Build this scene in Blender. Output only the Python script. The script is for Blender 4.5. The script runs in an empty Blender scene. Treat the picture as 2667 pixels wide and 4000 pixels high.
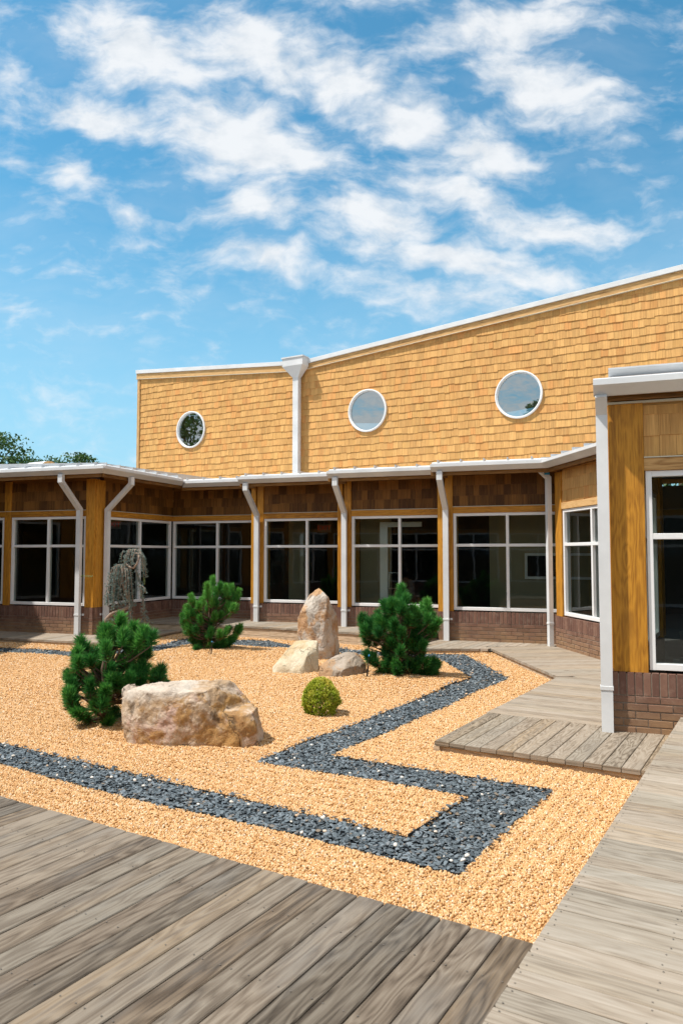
import bpy, bmesh, math, random
import numpy as np
from mathutils import Vector, Matrix, noise as mnoise
SC = bpy.context.scene
COL = SC.collection
rad = math.radians
random.seed(7)

# ------------------------------------------------------------------ camera, sky, sun
cam_d = bpy.data.cameras.new('camera')
cam = bpy.data.objects.new('camera', cam_d); COL.objects.link(cam)
cam.location = (0, 0, 1.66)
cam.rotation_euler = (rad(90 + 3.25), 0, 0)
cam_d.sensor_fit = 'HORIZONTAL'; cam_d.sensor_width = 24.0; cam_d.lens = 25.83
cam_d.clip_start = 0.05; cam_d.clip_end = 3000
cam_d.dof.use_dof = True; cam_d.dof.focus_distance = 10.5; cam_d.dof.aperture_fstop = 5.6
SC.camera = cam

SUN_AZ = Vector((-0.97, -0.25)).normalized(); SUN_EL = rad(61)
sv = Vector((SUN_AZ.x*math.cos(SUN_EL), SUN_AZ.y*math.cos(SUN_EL), math.sin(SUN_EL)))
sun_d = bpy.data.lights.new('sun', 'SUN'); sun_d.energy = 3.6; sun_d.angle = rad(1.5); sun_d.color = (1.0, 0.95, 0.87)
sun = bpy.data.objects.new('sun', sun_d); COL.objects.link(sun)
sun.rotation_euler = sv.to_track_quat('Z', 'Y').to_euler()

SC.view_settings.view_transform = 'Standard'; SC.view_settings.look = 'None'
SC.view_settings.gamma = 1.0; SC.view_settings.exposure = 0.72
SC.cycles.use_denoising = True
SC.cycles.max_bounces = 8; SC.cycles.transparent_max_bounces = 12
SC.cycles.sample_clamp_indirect = 6

CLOUDS = [[-0.28, 0.72, 0.177, 0.093, -25.0, 1.0], [-0.113, 0.714, 0.194, 0.076, -20.0, 1.0], [0.01, 0.663, 0.126, 0.072, -25.0, 0.9], [-0.339, 0.625, 0.177, 0.05, -15.0, 0.9], [-0.137, 0.587, 0.194, 0.093, -20.0, 1.1], [-0.051, 0.549, 0.109, 0.059, -20.0, 0.8], [0.089, 0.615, 0.109, 0.063, -20.0, 0.9], [0.199, 0.568, 0.126, 0.063, -15.0, 1.0], [0.292, 0.663, 0.185, 0.08, -27.0, 0.9], [0.238, 0.753, 0.219, 0.063, 14.0, 0.9], [-0.112, 0.48, 0.126, 0.05, -10.0, 0.8], [0.058, 0.468, 0.168, 0.05, -15.0, 0.9], [0.162, 0.505, 0.194, 0.05, -15.0, 0.8], [0.289, 0.462, 0.185, 0.046, -5.0, 0.8], [0.161, 0.412, 0.286, 0.046, -10.0, 0.9], [-0.111, 0.409, 0.118, 0.038, -15.0, 0.8], [0.13, 0.363, 0.252, 0.046, -8.0, 0.6], [-0.38, 0.537, 0.118, 0.038, -25.0, 0.6], [-0.294, 0.474, 0.059, 0.034, 0.0, 0.5], [0.397, 0.397, 0.076, 0.029, 0.0, 0.5], [-0.473, 0.679, 0.05, 0.042, 0.0, 0.5], [0.394, 0.54, 0.05, 0.025, 0.0, 0.5], [0.041, 0.781, 0.126, 0.038, 0.0, 0.7], [-0.46, 0.562, 0.05, 0.029, -10.0, 0.4], [-0.422, 0.765, 0.101, 0.034, 0.0, 0.3], [-0.436, 0.332, 0.101, 0.034, -15.0, 0.3], [-0.232, 0.35, 0.042, 0.025, 0.0, 0.3]]

class NT:
    """small helper round a node tree"""
    def __init__(s, nt): s.nt = nt; s.n = nt.nodes; s.l = nt.links
    def node(s, t, **kw):
        n = s.n.new(t)
        for k, v in kw.items(): setattr(n, k, v)
        return n
    def put(s, sock, v):
        if isinstance(v, bpy.types.NodeSocket): s.l.new(v, sock)
        elif v is not None: sock.default_value = v
    def math(s, op, a, b=None, c=None, clamp=False):
        n = s.node('ShaderNodeMath', operation=op, use_clamp=clamp)
        s.put(n.inputs[0], a)
        if b is not None: s.put(n.inputs[1], b)
        if c is not None: s.put(n.inputs[2], c)
        return n.outputs[0]
    def vmath(s, op, a, b=None):
        n = s.node('ShaderNodeVectorMath', operation=op)
        s.put(n.inputs[0], a)
        if b is not None:
            s.put(n.inputs[3] if op == 'SCALE' else n.inputs[1], b)
        return n.outputs[0]
    def comb(s, x, y, z=0.0):
        n = s.node('ShaderNodeCombineXYZ')
        for i, v in enumerate((x, y, z)): s.put(n.inputs[i], v)
        return n.outputs[0]
    def sep(s, v):
        n = s.node('ShaderNodeSeparateXYZ'); s.put(n.inputs[0], v); return n.outputs
    def noise(s, vec, scale, detail=3.0, rough=0.55, dist=0.0, out=0):
        n = s.node('ShaderNodeTexNoise')
        s.put(n.inputs['Vector'], vec); s.put(n.inputs['Scale'], scale); s.put(n.inputs['Detail'], detail)
        s.put(n.inputs['Roughness'], rough); s.put(n.inputs['Distortion'], dist)
        return n.outputs[out]
    def voro(s, vec, scale, feature='F1', out='Distance'):
        n = s.node('ShaderNodeTexVoronoi', feature=feature)
        s.put(n.inputs['Vector'], vec); s.put(n.inputs['Scale'], scale)
        return n.outputs[out]
    def ramp(s, fac, stops, interp='LINEAR'):
        n = s.node('ShaderNodeValToRGB'); cr = n.color_ramp; cr.interpolation = interp
        while len(cr.elements) < len(stops): cr.elements.new(0.5)
        for e, (p, c) in zip(cr.elements, stops):
            e.position = p; e.color = (c[0], c[1], c[2], 1) if not isinstance(c, (int, float)) else (c, c, c, 1)
        s.put(n.inputs[0], fac); return n.outputs[0]
    def mix(s, fac, a, b, blend='MIX'):
        n = s.node('ShaderNodeMix', data_type='RGBA', blend_type=blend)
        s.put(n.inputs[0], fac)
        for i, v in ((6, a), (7, b)):
            if isinstance(v, (tuple, list)): v = (v[0], v[1], v[2], 1)
            s.put(n.inputs[i], v)
        return n.outputs[2]
    def range(s, v, a, b, c=0.0, d=1.0, smooth=False):
        n = s.node('ShaderNodeMapRange', interpolation_type='SMOOTHSTEP' if smooth else 'LINEAR')
        s.put(n.inputs[0], v)
        for i, x in enumerate((a, b, c, d)): s.put(n.inputs[i+1], x)
        return n.outputs[0]

# the sky: Nishita air with procedural clouds, in world directions
world = bpy.data.worlds.new('World'); SC.world = world; world.use_nodes = True
w = NT(world.node_tree); w.n.clear()
sky = w.node('ShaderNodeTexSky', sky_type='NISHITA')
sky.sun_disc = False; sky.sun_elevation = SUN_EL; sky.sun_rotation = math.atan2(SUN_AZ.x, SUN_AZ.y)
sky.air_density = 1.0; sky.dust_density = 0.6; sky.ozone_density = 2.2
tc = w.node('ShaderNodeTexCoord').outputs['Generated']
dx, dy, dz = w.sep(tc)
yy = w.math('MAXIMUM', dy, 0.08)
g = w.comb(w.math('DIVIDE', dx, yy), w.math('DIVIDE', dz, yy), 0.0)
warp = w.vmath('SUBTRACT', w.noise(g, 5.0, 4, 0.55, out=1), (0.5, 0.5, 0.5))
gw = w.vmath('ADD', g, w.vmath('SCALE', warp, 0.11))
acc = None
for (bx, bz, ra, rb, ang, st) in CLOUDS:
    m = w.node('ShaderNodeMapping', vector_type='TEXTURE')
    w.put(m.inputs[0], gw); m.inputs[1].default_value = (bx, bz, 0); m.inputs[2].default_value = (0, 0, rad(ang)); m.inputs[3].default_value = (ra, rb, 1)
    gr = w.node('ShaderNodeTexGradient', gradient_type='SPHERICAL'); w.put(gr.inputs[0], m.outputs[0])
    v = w.math('MULTIPLY', gr.outputs[1], st)
    acc = v if acc is None else w.math('SMOOTH_MAX', acc, v, 0.15)
front = w.range(dy, 0.1, 0.3)
iz = w.math('MAXIMUM', dz, 0.06)
pl = w.comb(w.math('DIVIDE', dx, iz), w.math('DIVIDE', dy, iz), 0.0)
back = w.range(w.noise(pl, 1.1, 5, 0.6), 0.25, 0.6)
acc = w.math('ADD', w.math('MULTIPLY', acc, front), w.math('MULTIPLY', back, w.math('SUBTRACT', 1.0, front)))
fine = w.noise(w.vmath('MULTIPLY', gw, (1.0, 1.5, 1.0)), 11.0, 7, 0.6)
puff = w.noise(w.vmath('MULTIPLY', g, (1.0, 1.4, 1.0)), 24.0, 5, 0.6)
dens = w.math('ADD', acc, w.math('MULTIPLY', w.math('SUBTRACT', fine, 0.5), 1.15))
dens = w.math('ADD', dens, w.math('MULTIPLY', w.math('SUBTRACT', puff, 0.5), 0.35))
ripple = w.noise(w.vmath('MULTIPLY', gw, (1.3, 3.2, 1.0)), 15.0, 4, 0.55)
dens = w.math('ADD', dens, w.math('MULTIPLY', w.math('SUBTRACT', ripple, 0.5), 0.8))
alpha = w.range(dens, 0.0, 0.84, 0.0, 0.92, smooth=True)
veil = w.math('MULTIPLY', w.range(w.noise(w.vmath('MULTIPLY', gw, (1.0, 2.6, 1.0)), 3.0, 5, 0.6), 0.45, 0.8), 0.18)
alpha = w.math('MAXIMUM', alpha, veil)
shade = w.ramp(w.math('ADD', w.math('MULTIPLY', puff, 0.6), w.math('MULTIPLY', fine, 0.5)), [(0.35, (0.46, 0.49, 0.52)), (0.62, (0.58, 0.59, 0.60))])
SKY_STRENGTH = 0.112
skyc = w.vmath('MULTIPLY', w.vmath('SCALE', sky.outputs[0], SKY_STRENGTH), (0.46, 0.99, 0.99))
low = w.range(dz, 0.0, 0.50, 0.85, 0.0, smooth=True)                # thin summer haze low in the air
skyc = w.mix(low, skyc, (0.27, 0.44, 0.56))
lp = w.mix(alpha, skyc, shade)
bg = w.node('ShaderNodeBackground'); w.put(bg.inputs[0], lp); bg.inputs[1].default_value = 1.0
wo = w.node('ShaderNodeOutputWorld'); w.l.new(bg.outputs[0], wo.inputs[0])

# ------------------------------------------------------------------ materials
MATS = {}
def mat(name):
    m = bpy.data.materials.new(name); m.use_nodes = True
    t = NT(m.node_tree); t.bs = m.node_tree.nodes['Principled BSDF']; t.out = m.node_tree.nodes['Material Output']
    MATS[name] = m
    return m, t
def attr(t, n, out='Fac'):
    a = t.node('ShaderNodeAttribute'); a.attribute_name = n; return a.outputs[out]
def bump(t, h, strength=0.4, dist=0.01):
    b = t.node('ShaderNodeBump'); b.inputs['Strength'].default_value = strength; b.inputs['Distance'].default_value = dist
    t.put(b.inputs['Height'], h); t.put(t.bs.inputs['Normal'], b.outputs[0])

def wood_coords(t):
    """per-board coordinates: x metres along the grain, y metres across, z a random number of the board"""
    uv = t.node('ShaderNodeUVMap'); uv.uv_map = 'grain'
    r = attr(t, 'rnd')
    u, v, _ = t.sep(uv.outputs[0])
    return t.comb(u, v, t.math('MULTIPLY', r, 37.0)), r

def wood_mat(name, dark, mid, light, var=0.35, ring=18.0, knot=True, rough=0.75, tint=None, blotch=None, fib=0.5, ringamt=0.6, bstr=0.25):
    m, t = mat(name)
    c, r = wood_coords(t)
    bend = t.noise(t.vmath('MULTIPLY', c, (1.1, 7.0, 1.0)), 1.0, 3, 0.5)
    if knot:
        kv = t.node('ShaderNodeTexVoronoi', feature='F1'); kv.inputs['Scale'].default_value = 1.0
        t.put(kv.inputs['Vector'], t.vmath('MULTIPLY', c, (1.5, 5.5, 1.0)))
        kd = kv.outputs['Distance']
        bend = t.math('ADD', bend, t.math('MULTIPLY', t.range(kd, 0.0, 0.35, 1.0, 0.0, smooth=True), 0.16))
    rings = t.math('FRACT', t.math('MULTIPLY', bend, ring))
    rings = t.range(t.math('ABSOLUTE', t.math('SUBTRACT', rings, 0.5)), 0.0, 0.5, 0.0, 1.0)
    fibre = t.noise(t.vmath('MULTIPLY', c, (5.0, 240.0, 1.0)), 1.0, 4, 0.65)
    streak = t.noise(t.vmath('MULTIPLY', c, (1.5, 52.0, 1.0)), 1.0, 6, 0.68)
    f = t.math('ADD', t.math('MULTIPLY', rings, ringamt*0.5), t.math('ADD', t.math('MULTIPLY', fibre, fib*0.6), t.math('MULTIPLY', streak, 0.75)))
    f = t.math('ADD', f, t.math('MULTIPLY', t.math('SUBTRACT', r, 0.5), var))
    col = t.ramp(f, [(0.38, dark), (0.68, mid), (1.0, light)])
    if tint:                                                    # whole boards of another tone
        wn = t.node('ShaderNodeTexWhiteNoise', noise_dimensions='1D'); t.put(wn.inputs['W'], t.math('MULTIPLY', r, 91.7))
        col = t.mix(t.ramp(wn.outputs[0], tint[0]), col, t.mix(1.0, col, tint[1], 'MULTIPLY'))
        wn2 = t.node('ShaderNodeTexWhiteNoise', noise_dimensions='1D'); t.put(wn2.inputs['W'], t.math('MULTIPLY', r, 17.3))
        col = t.mix(t.math('MULTIPLY', t.range(wn2.outputs[0], 0.55, 1.0), t.range(streak, 0.4, 0.6)), col, t.mix(1.0, col, tint[2], 'MULTIPLY'))
    if blotch:
        bl = t.noise(t.vmath('MULTIPLY', c, (1.2, 4.0, 1.0)), 1.3, 4, 0.6)
        col = t.mix(t.range(bl, 0.5, 0.75, 0.0, blotch[1]), col, blotch[0])
    if knot:
        col = t.mix(t.range(kd, 0.035, 0.075, 0.75, 0.0), col, (dark[0]*0.45, dark[1]*0.4, dark[2]*0.35))
    t.put(t.bs.inputs['Base Color'], col)
    t.bs.inputs['Roughness'].default_value = rough
    t.bs.inputs['Specular IOR Level'].default_value = 0.25
    bump(t, t.math('ADD', fibre, t.math('MULTIPLY', rings, 0.5)), bstr, 0.003)
    return m

TN = ([(0.0, 0.0), (0.5, 0.0), (0.9, 0.7)], (0.86, 0.93, 0.98), (1.06, 0.96, 0.80))
wood_mat('weathered_boards', (0.052, 0.037, 0.025), (0.152, 0.117, 0.086), (0.25, 0.205, 0.158), var=0.34, ring=11, tint=TN, blotch=((0.15, 0.155, 0.155), 0.4), fib=0.8)
wood_mat('grainy_boards', (0.085, 0.062, 0.042), (0.24, 0.19, 0.14), (0.33, 0.275, 0.215), var=0.18, ring=16, tint=TN, blotch=((0.14, 0.12, 0.10), 0.4), fib=0.6, ringamt=0.9)
wood_mat('bleached_boards', (0.14, 0.105, 0.074), (0.30, 0.246, 0.19), (0.40, 0.342, 0.28), var=0.22, ring=9, tint=TN, blotch=((0.30, 0.27, 0.23), 0.35), fib=0.8, ringamt=0.4)
wood_mat('rim_timber', (0.26, 0.18, 0.11), (0.50, 0.38, 0.26), (0.62, 0.50, 0.37), var=0.2, ring=10)
wood_mat('stained_post', (0.26, 0.10, 0.012), (0.54, 0.245, 0.028), (0.66, 0.33, 0.055), var=0.15, ring=9, rough=0.5, blotch=((0.26, 0.13, 0.035), 0.28), ringamt=0.35)
wood_mat('fresh_trim', (0.30, 0.15, 0.05), (0.60, 0.36, 0.15), (0.70, 0.46, 0.22), var=0.2, ring=9, ringamt=0.4)
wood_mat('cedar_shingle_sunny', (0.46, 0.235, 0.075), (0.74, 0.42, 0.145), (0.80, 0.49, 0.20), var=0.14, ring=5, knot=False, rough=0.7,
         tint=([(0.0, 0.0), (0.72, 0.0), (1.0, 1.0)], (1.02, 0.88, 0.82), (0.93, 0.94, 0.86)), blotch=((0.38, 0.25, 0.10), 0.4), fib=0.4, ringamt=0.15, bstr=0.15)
wood_mat('cedar_shingle_shaded', (0.08, 0.032, 0.006), (0.225, 0.098, 0.020), (0.31, 0.145, 0.036), var=0.36, ring=5, knot=False, rough=0.6, fib=0.4, ringamt=0.15, bstr=0.15)  # shaded copy of the cedar shingle: darkness under the eaves is in the colour
wood_mat('soffit_wood', (0.09, 0.04, 0.010), (0.20, 0.09, 0.02), (0.28, 0.135, 0.035), var=0.2, ring=8, rough=0.6)

def brick_mat():
    m, t = mat('brick')
    c, r = wood_coords(t)
    col = t.ramp(r, [(0.0, (0.115, 0.054, 0.038)), (0.5, (0.160, 0.076, 0.052)), (1.0, (0.205, 0.105, 0.070))])
    gc = t.node('ShaderNodeNewGeometry').outputs['Position']
    s = t.noise(gc, 9.0, 5, 0.7)
    col = t.mix(t.range(s, 0.50, 0.78, 0.0, 0.55), col, (0.36, 0.25, 0.19))
    sp = t.noise(gc, 160.0, 3, 0.6)
    col = t.mix(t.range(sp, 0.52, 0.7, 0.0, 0.5), col, (0.09, 0.045, 0.035))
    # lowest courses tinted tan, painting in the sun that reaches below the eaves
    z = t.sep(gc)[2]
    sunlit_low = t.math('MULTIPLY', t.range(z, 0.15, 0.42, 1.0, 0.0), t.range(t.noise(gc, 4.0, 4, 0.6), 0.3, 0.65, 0.25, 0.8))
    col = t.mix(sunlit_low, col, (0.33, 0.20, 0.10))
    t.put(t.bs.inputs['Base Color'], col); t.bs.inputs['Roughness'].default_value = 0.85
    bump(t, t.math('ADD', sp, s), 0.5, 0.004)
    m, t = mat('mortar')
    gc = t.node('ShaderNodeNewGeometry').outputs['Position']
    t.put(t.bs.inputs['Base Color'], t.ramp(t.noise(gc, 30, 4), [(0.3, (0.19, 0.145, 0.115)), (0.7, (0.29, 0.235, 0.185))])); t.bs.inputs['Roughness'].default_value = 0.95
brick_mat()

def plain(name, col, rough=0.5, metal=0.0, nscale=0, namt=0.1, spec=0.5):
    m, t = mat(name)
    if nscale:
        gc = t.node('ShaderNodeNewGeometry').outputs['Position']
        n = t.noise(gc, nscale, 4, 0.6)
        a = tuple(x*(1-namt) for x in col); b = tuple(min(1, x*(1+namt)) for x in col)
        t.put(t.bs.inputs['Base Color'], t.ramp(n, [(0.3, a), (0.7, b)]))
        t.put(t.bs.inputs['Roughness'], t.range(n, 0.3, 0.7, max(0.05, rough-0.08), rough+0.08))
    else:
        t.bs.inputs['Base Color'].default_value = (*col, 1); t.bs.inputs['Roughness'].default_value = rough
    t.bs.inputs['Metallic'].default_value = metal; t.bs.inputs['Specular IOR Level'].default_value = spec
    return m
plain('white_metal', (0.66, 0.67, 0.68), 0.42, 0.0, 2.2, 0.09)
plain('white_frame', (0.80, 0.80, 0.80), 0.35, 0.0, 2.0, 0.04)
plain('roof_metal', (0.55, 0.57, 0.59), 0.35, 0.35, 2.0, 0.08)
plain('drip_cap', (0.62, 0.58, 0.46), 0.4)
plain('black_plastic', (0.012, 0.013, 0.015), 0.45)
plain('screw', (0.13, 0.11, 0.09), 0.6)
plain('blue_plastic', (0.02, 0.25, 0.55), 0.4)
plain('blue_tape', (0.02, 0.30, 0.60), 0.5)
plain('edging_steel', (0.018, 0.018, 0.02), 0.6, 0.0, 8, 0.3)
plain('tan_plaster', (0.36, 0.31, 0.20), 0.9, 0.0, 1.5, 0.06)
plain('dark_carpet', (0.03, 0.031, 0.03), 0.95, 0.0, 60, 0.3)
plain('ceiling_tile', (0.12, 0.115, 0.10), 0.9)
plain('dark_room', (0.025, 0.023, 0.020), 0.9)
plain('screen_black', (0.006, 0.006, 0.007), 0.15)
plain('chair_vinyl', (0.018, 0.03, 0.03), 0.45, 0.0, 5, 0.2)
plain('steel', (0.55, 0.56, 0.57), 0.25, 1.0)
plain('earth', (0.16, 0.13, 0.08), 0.95, 0.0, 0.8, 0.4)
m_, t_ = mat('exit_red'); t_.bs.inputs['Base Color'].default_value = (0.3, 0.02, 0.015, 1)
t_.bs.inputs['Emission Color'].default_value = (1.0, 0.10, 0.04, 1); t_.bs.inputs['Emission Strength'].default_value = 0.05

def glass_mat(name, tint, refl, grazing=1.0):
    m, t = mat(name)
    t.n.remove(t.bs)
    tr = t.node('ShaderNodeBsdfTransparent'); tr.inputs[0].default_value = (*tint, 1)
    gl = t.node('ShaderNodeBsdfGlossy'); gl.inputs['Roughness'].default_value = 0.012; gl.inputs[0].default_value = (0.92, 0.97, 1.0, 1)
    fr = t.node('ShaderNodeFresnel'); fr.inputs[0].default_value = 1.5
    gc = t.node('ShaderNodeNewGeometry').outputs['Position']
    b = t.node('ShaderNodeBump'); b.inputs['Strength'].default_value = 0.02; b.inputs['Distance'].default_value = 0.05
    t.put(b.inputs['Height'], t.noise(gc, 1.6, 2)); t.put(gl.inputs['Normal'], b.outputs[0])
    fac = t.math('ADD', t.math('MULTIPLY', fr.outputs[0], grazing), refl, clamp=True)
    mx = t.node('ShaderNodeMixShader'); t.put(mx.inputs[0], fac); t.l.new(tr.outputs[0], mx.inputs[1]); t.l.new(gl.outputs[0], mx.inputs[2])
    t.l.new(mx.outputs[0], t.out.inputs[0])
glass_mat('window_glass', (0.74, 0.82, 0.78), 0.025, 0.8)
glass_mat('porthole_glass', (0.35, 0.42, 0.42), 0.36)

def stone_mat(name, stops, rust, dark, seed, rust_amt=0.8, dark_amt=0.6, streak=(1, 1, 1), pale=None):
    m, t = mat(name)
    pos = t.node('ShaderNodeTexCoord').outputs['Object']
    p = t.vmath('ADD', pos, (seed, seed*1.7, seed*0.3))
    wpv = t.vmath('ADD', p, t.vmath('SCALE', t.vmath('SUBTRACT', t.noise(p, 3.0, 4, out=1), (0.5, 0.5, 0.5)), 0.35))
    ps = t.vmath('MULTIPLY', wpv, streak)
    n1 = t.noise(ps, 3.2, 6, 0.62)
    col = t.ramp(n1, stops)
    n2 = t.noise(t.vmath('ADD', ps, (5.2, 1.3, 0.7)), 2.4, 6, 0.65)
    col = t.mix(t.range(n2, 0.47, 0.57, 0.0, rust_amt, smooth=True), col, t.ramp(t.noise(ps, 9, 4), [(0.3, rust[0]), (0.7, rust[1])]))
    n3 = t.noise(t.vmath('ADD', ps, (-3.1, 7.7, 2.2)), 4.5, 7, 0.7)
    col = t.mix(t.range(n3, 0.55, 0.68, 0.0, dark_amt, smooth=True), col, dark)
    if pale:                                                         # lit top painted in: paler towards the upper left of the stone
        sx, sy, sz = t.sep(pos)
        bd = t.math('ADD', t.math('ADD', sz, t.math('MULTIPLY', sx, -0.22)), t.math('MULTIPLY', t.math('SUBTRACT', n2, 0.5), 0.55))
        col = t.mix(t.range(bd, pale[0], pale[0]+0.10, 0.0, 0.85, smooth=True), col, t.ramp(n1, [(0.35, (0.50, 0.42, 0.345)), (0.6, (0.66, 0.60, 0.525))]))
    cr = t.voro(t.vmath('ADD', wpv, t.vmath('SCALE', t.noise(p, 6.0, 3, out=1), 0.25)), 1.7, 'DISTANCE_TO_EDGE')
    crk = t.math('MULTIPLY', t.range(cr, 0.0, 0.010, 1.0, 0.0), t.range(t.noise(p, 3.0, 3), 0.44, 0.56))
    col = t.mix(t.math('MULTIPLY', crk, 0.75), col, (0.05, 0.03, 0.018))
    f = t.noise(p, 60, 5, 0.7)
    col = t.mix(t.range(f, 0.35, 0.65, 0.25, 0.0), col, (0.10, 0.075, 0.05))
    t.put(t.bs.inputs['Base Color'], col); t.bs.inputs['Roughness'].default_value = 0.82; t.bs.inputs['Specular IOR Level'].default_value = 0.3
    h = t.math('ADD', t.math('MULTIPLY', t.noise(ps, 14, 6, 0.65), 1.0), t.math('MULTIPLY', f, 0.25))
    h = t.math('SUBTRACT', h, t.math('MULTIPLY', crk, 0.7))
    bump(t, h, 0.9, 0.02)
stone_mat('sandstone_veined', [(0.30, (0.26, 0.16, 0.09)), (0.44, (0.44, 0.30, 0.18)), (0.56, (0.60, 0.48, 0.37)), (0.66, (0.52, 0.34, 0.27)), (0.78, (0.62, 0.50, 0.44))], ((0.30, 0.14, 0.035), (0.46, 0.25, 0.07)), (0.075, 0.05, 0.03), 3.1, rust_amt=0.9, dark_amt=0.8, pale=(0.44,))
stone_mat('sandstone_rusty', [(0.30, (0.31, 0.265, 0.22)), (0.48, (0.52, 0.46, 0.395)), (0.7, (0.68, 0.625, 0.56))], ((0.36, 0.16, 0.05), (0.52, 0.28, 0.10)), (0.13, 0.10, 0.085), 8.4, streak=(1.3, 1.3, 0.7))
stone_mat('sandstone_pale', [(0.30, (0.46, 0.36, 0.23)), (0.5, (0.62, 0.53, 0.38)), (0.7, (0.70, 0.63, 0.49))], ((0.44, 0.28, 0.11), (0.56, 0.38, 0.18)), (0.24, 0.19, 0.14), 1.9, rust_amt=0.5, dark_amt=0.4)
stone_mat('sandstone_grey', [(0.30, (0.17, 0.13, 0.10)), (0.5, (0.33, 0.265, 0.205)), (0.7, (0.50, 0.42, 0.35))], ((0.34, 0.18, 0.08), (0.46, 0.27, 0.13)), (0.075, 0.062, 0.055), 5.6, dark_amt=0.8)

def pebble_mat(name, stops, rough=0.55):
    m, t = mat(name)
    oi = t.node('ShaderNodeObjectInfo').outputs['Random']
    col = t.ramp(oi, stops)
    gc = t.node('ShaderNodeNewGeometry').outputs['Position']
    n = t.noise(gc, 120, 3, 0.6)
    col = t.mix(t.range(n, 0.3, 0.7, 0.0, 0.4), col, t.mix(1.0, col, (1.15, 1.1, 1.1), 'MULTIPLY'))
    t.put(t.bs.inputs['Base Color'], col); t.bs.inputs['Roughness'].default_value = rough; t.bs.inputs['Specular IOR Level'].default_value = 0.35
PEB = [(0.0, (0.40, 0.21, 0.075)), (0.12, (0.50, 0.275, 0.105)), (0.35, (0.57, 0.33, 0.135)), (0.65, (0.61, 0.375, 0.17)), (0.85, (0.65, 0.44, 0.235)), (0.95, (0.68, 0.52, 0.34)), (1.0, (0.70, 0.60, 0.47))]
pebble_mat('gold_pebble', PEB)
pebble_mat('slate_chip', [(0.0, (0.048, 0.060, 0.068)), (0.35, (0.092, 0.114, 0.128)), (0.75, (0.145, 0.176, 0.195)), (0.94, (0.18, 0.21, 0.235)), (0.965, (0.20, 0.15, 0.10)), (1.0, (0.15, 0.14, 0.13))], 0.5)
pebble_mat('pale_pebble', [(0.0, (0.62, 0.56, 0.48)), (0.6, (0.70, 0.66, 0.60)), (1.0, (0.62, 0.40, 0.22))])

def bed_mat():
    m, t = mat('gravel_bed')
    gc = t.node('ShaderNodeNewGeometry').outputs['Position']
    s = attr(t, 'slate')
    v = t.node('ShaderNodeTexVoronoi', feature='F1'); v.inputs['Scale'].default_value = 62; t.put(v.inputs['Vector'], gc)
    hue = t.sep(v.outputs['Color'])[0]
    gold = t.ramp(hue, PEB)
    gold = t.mix(t.range(v.outputs['Distance'], 0.45, 0.8, 0.0, 0.4), gold, (0.26, 0.14, 0.05))
    big = t.noise(gc, 1.3, 4, 0.6)
    v2 = t.node('ShaderNodeTexVoronoi', feature='F1'); v2.inputs['Scale'].default_value = 30; t.put(v2.inputs['Vector'], t.vmath('MULTIPLY', gc, (1, 1.6, 1)))
    sl = t.ramp(t.sep(v2.outputs['Color'])[0], [(0.0, (0.02, 0.024, 0.028)), (0.6, (0.05, 0.06, 0.07)), (1.0, (0.10, 0.12, 0.135))])
    t.put(t.bs.inputs['Base Color'], t.mix(t.range(s, 0.45, 0.55), gold, sl)); t.bs.inputs['Roughness'].default_value = 0.8
    bump(t, t.math('SUBTRACT', 1.0, v.outputs['Distance']), 0.8, 0.012)
bed_mat()

def leaf_mat(name, stops, rough=0.5, trans=0.25):
    m, t = mat(name)
    r = attr(t, 'rnd')
    col = t.ramp(r, stops)
    t.put(t.bs.inputs['Base Color'], col); t.bs.inputs['Roughness'].default_value = rough; t.bs.inputs['Specular IOR Level'].default_value = 0.3
    tl = t.node('ShaderNodeBsdfTranslucent'); t.put(tl.inputs[0], col)
    mx = t.node('ShaderNodeMixShader'); mx.inputs[0].default_value = trans
    t.l.new(t.bs.outputs[0], mx.inputs[1]); t.l.new(tl.outputs[0], mx.inputs[2]); t.l.new(mx.outputs[0], t.out.inputs[0])
leaf_mat('pine_needle', [(0.0, (0.16, 0.10, 0.03)), (0.035, (0.10, 0.085, 0.02)), (0.05, (0.008, 0.06, 0.018)), (0.5, (0.028, 0.150, 0.034)), (0.85, (0.07, 0.28, 0.050)), (1.0, (0.15, 0.42, 0.08))])
leaf_mat('blue_needle', [(0.0, (0.09, 0.15, 0.135)), (0.6, (0.22, 0.31, 0.29)), (0.95, (0.36, 0.45, 0.42)), (1.0, (0.30, 0.36, 0.10))])
leaf_mat('golden_spray', [(0.0, (0.14, 0.20, 0.016)), (0.4, (0.30, 0.40, 0.03)), (0.8, (0.54, 0.56, 0.07)), (1.0, (0.70, 0.56, 0.11))])
leaf_mat('tree_leaf', [(0.0, (0.022, 0.055, 0.014)), (0.5, (0.055, 0.13, 0.032)), (1.0, (0.13, 0.22, 0.06))])
plain('bark', (0.11, 0.075, 0.05), 0.9, 0.0, 18, 0.4)
plain('cedar_bark', (0.30, 0.22, 0.17), 0.8, 0.0, 25, 0.25)
plain('pine_bud', (0.55, 0.48, 0.36), 0.7)
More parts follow.
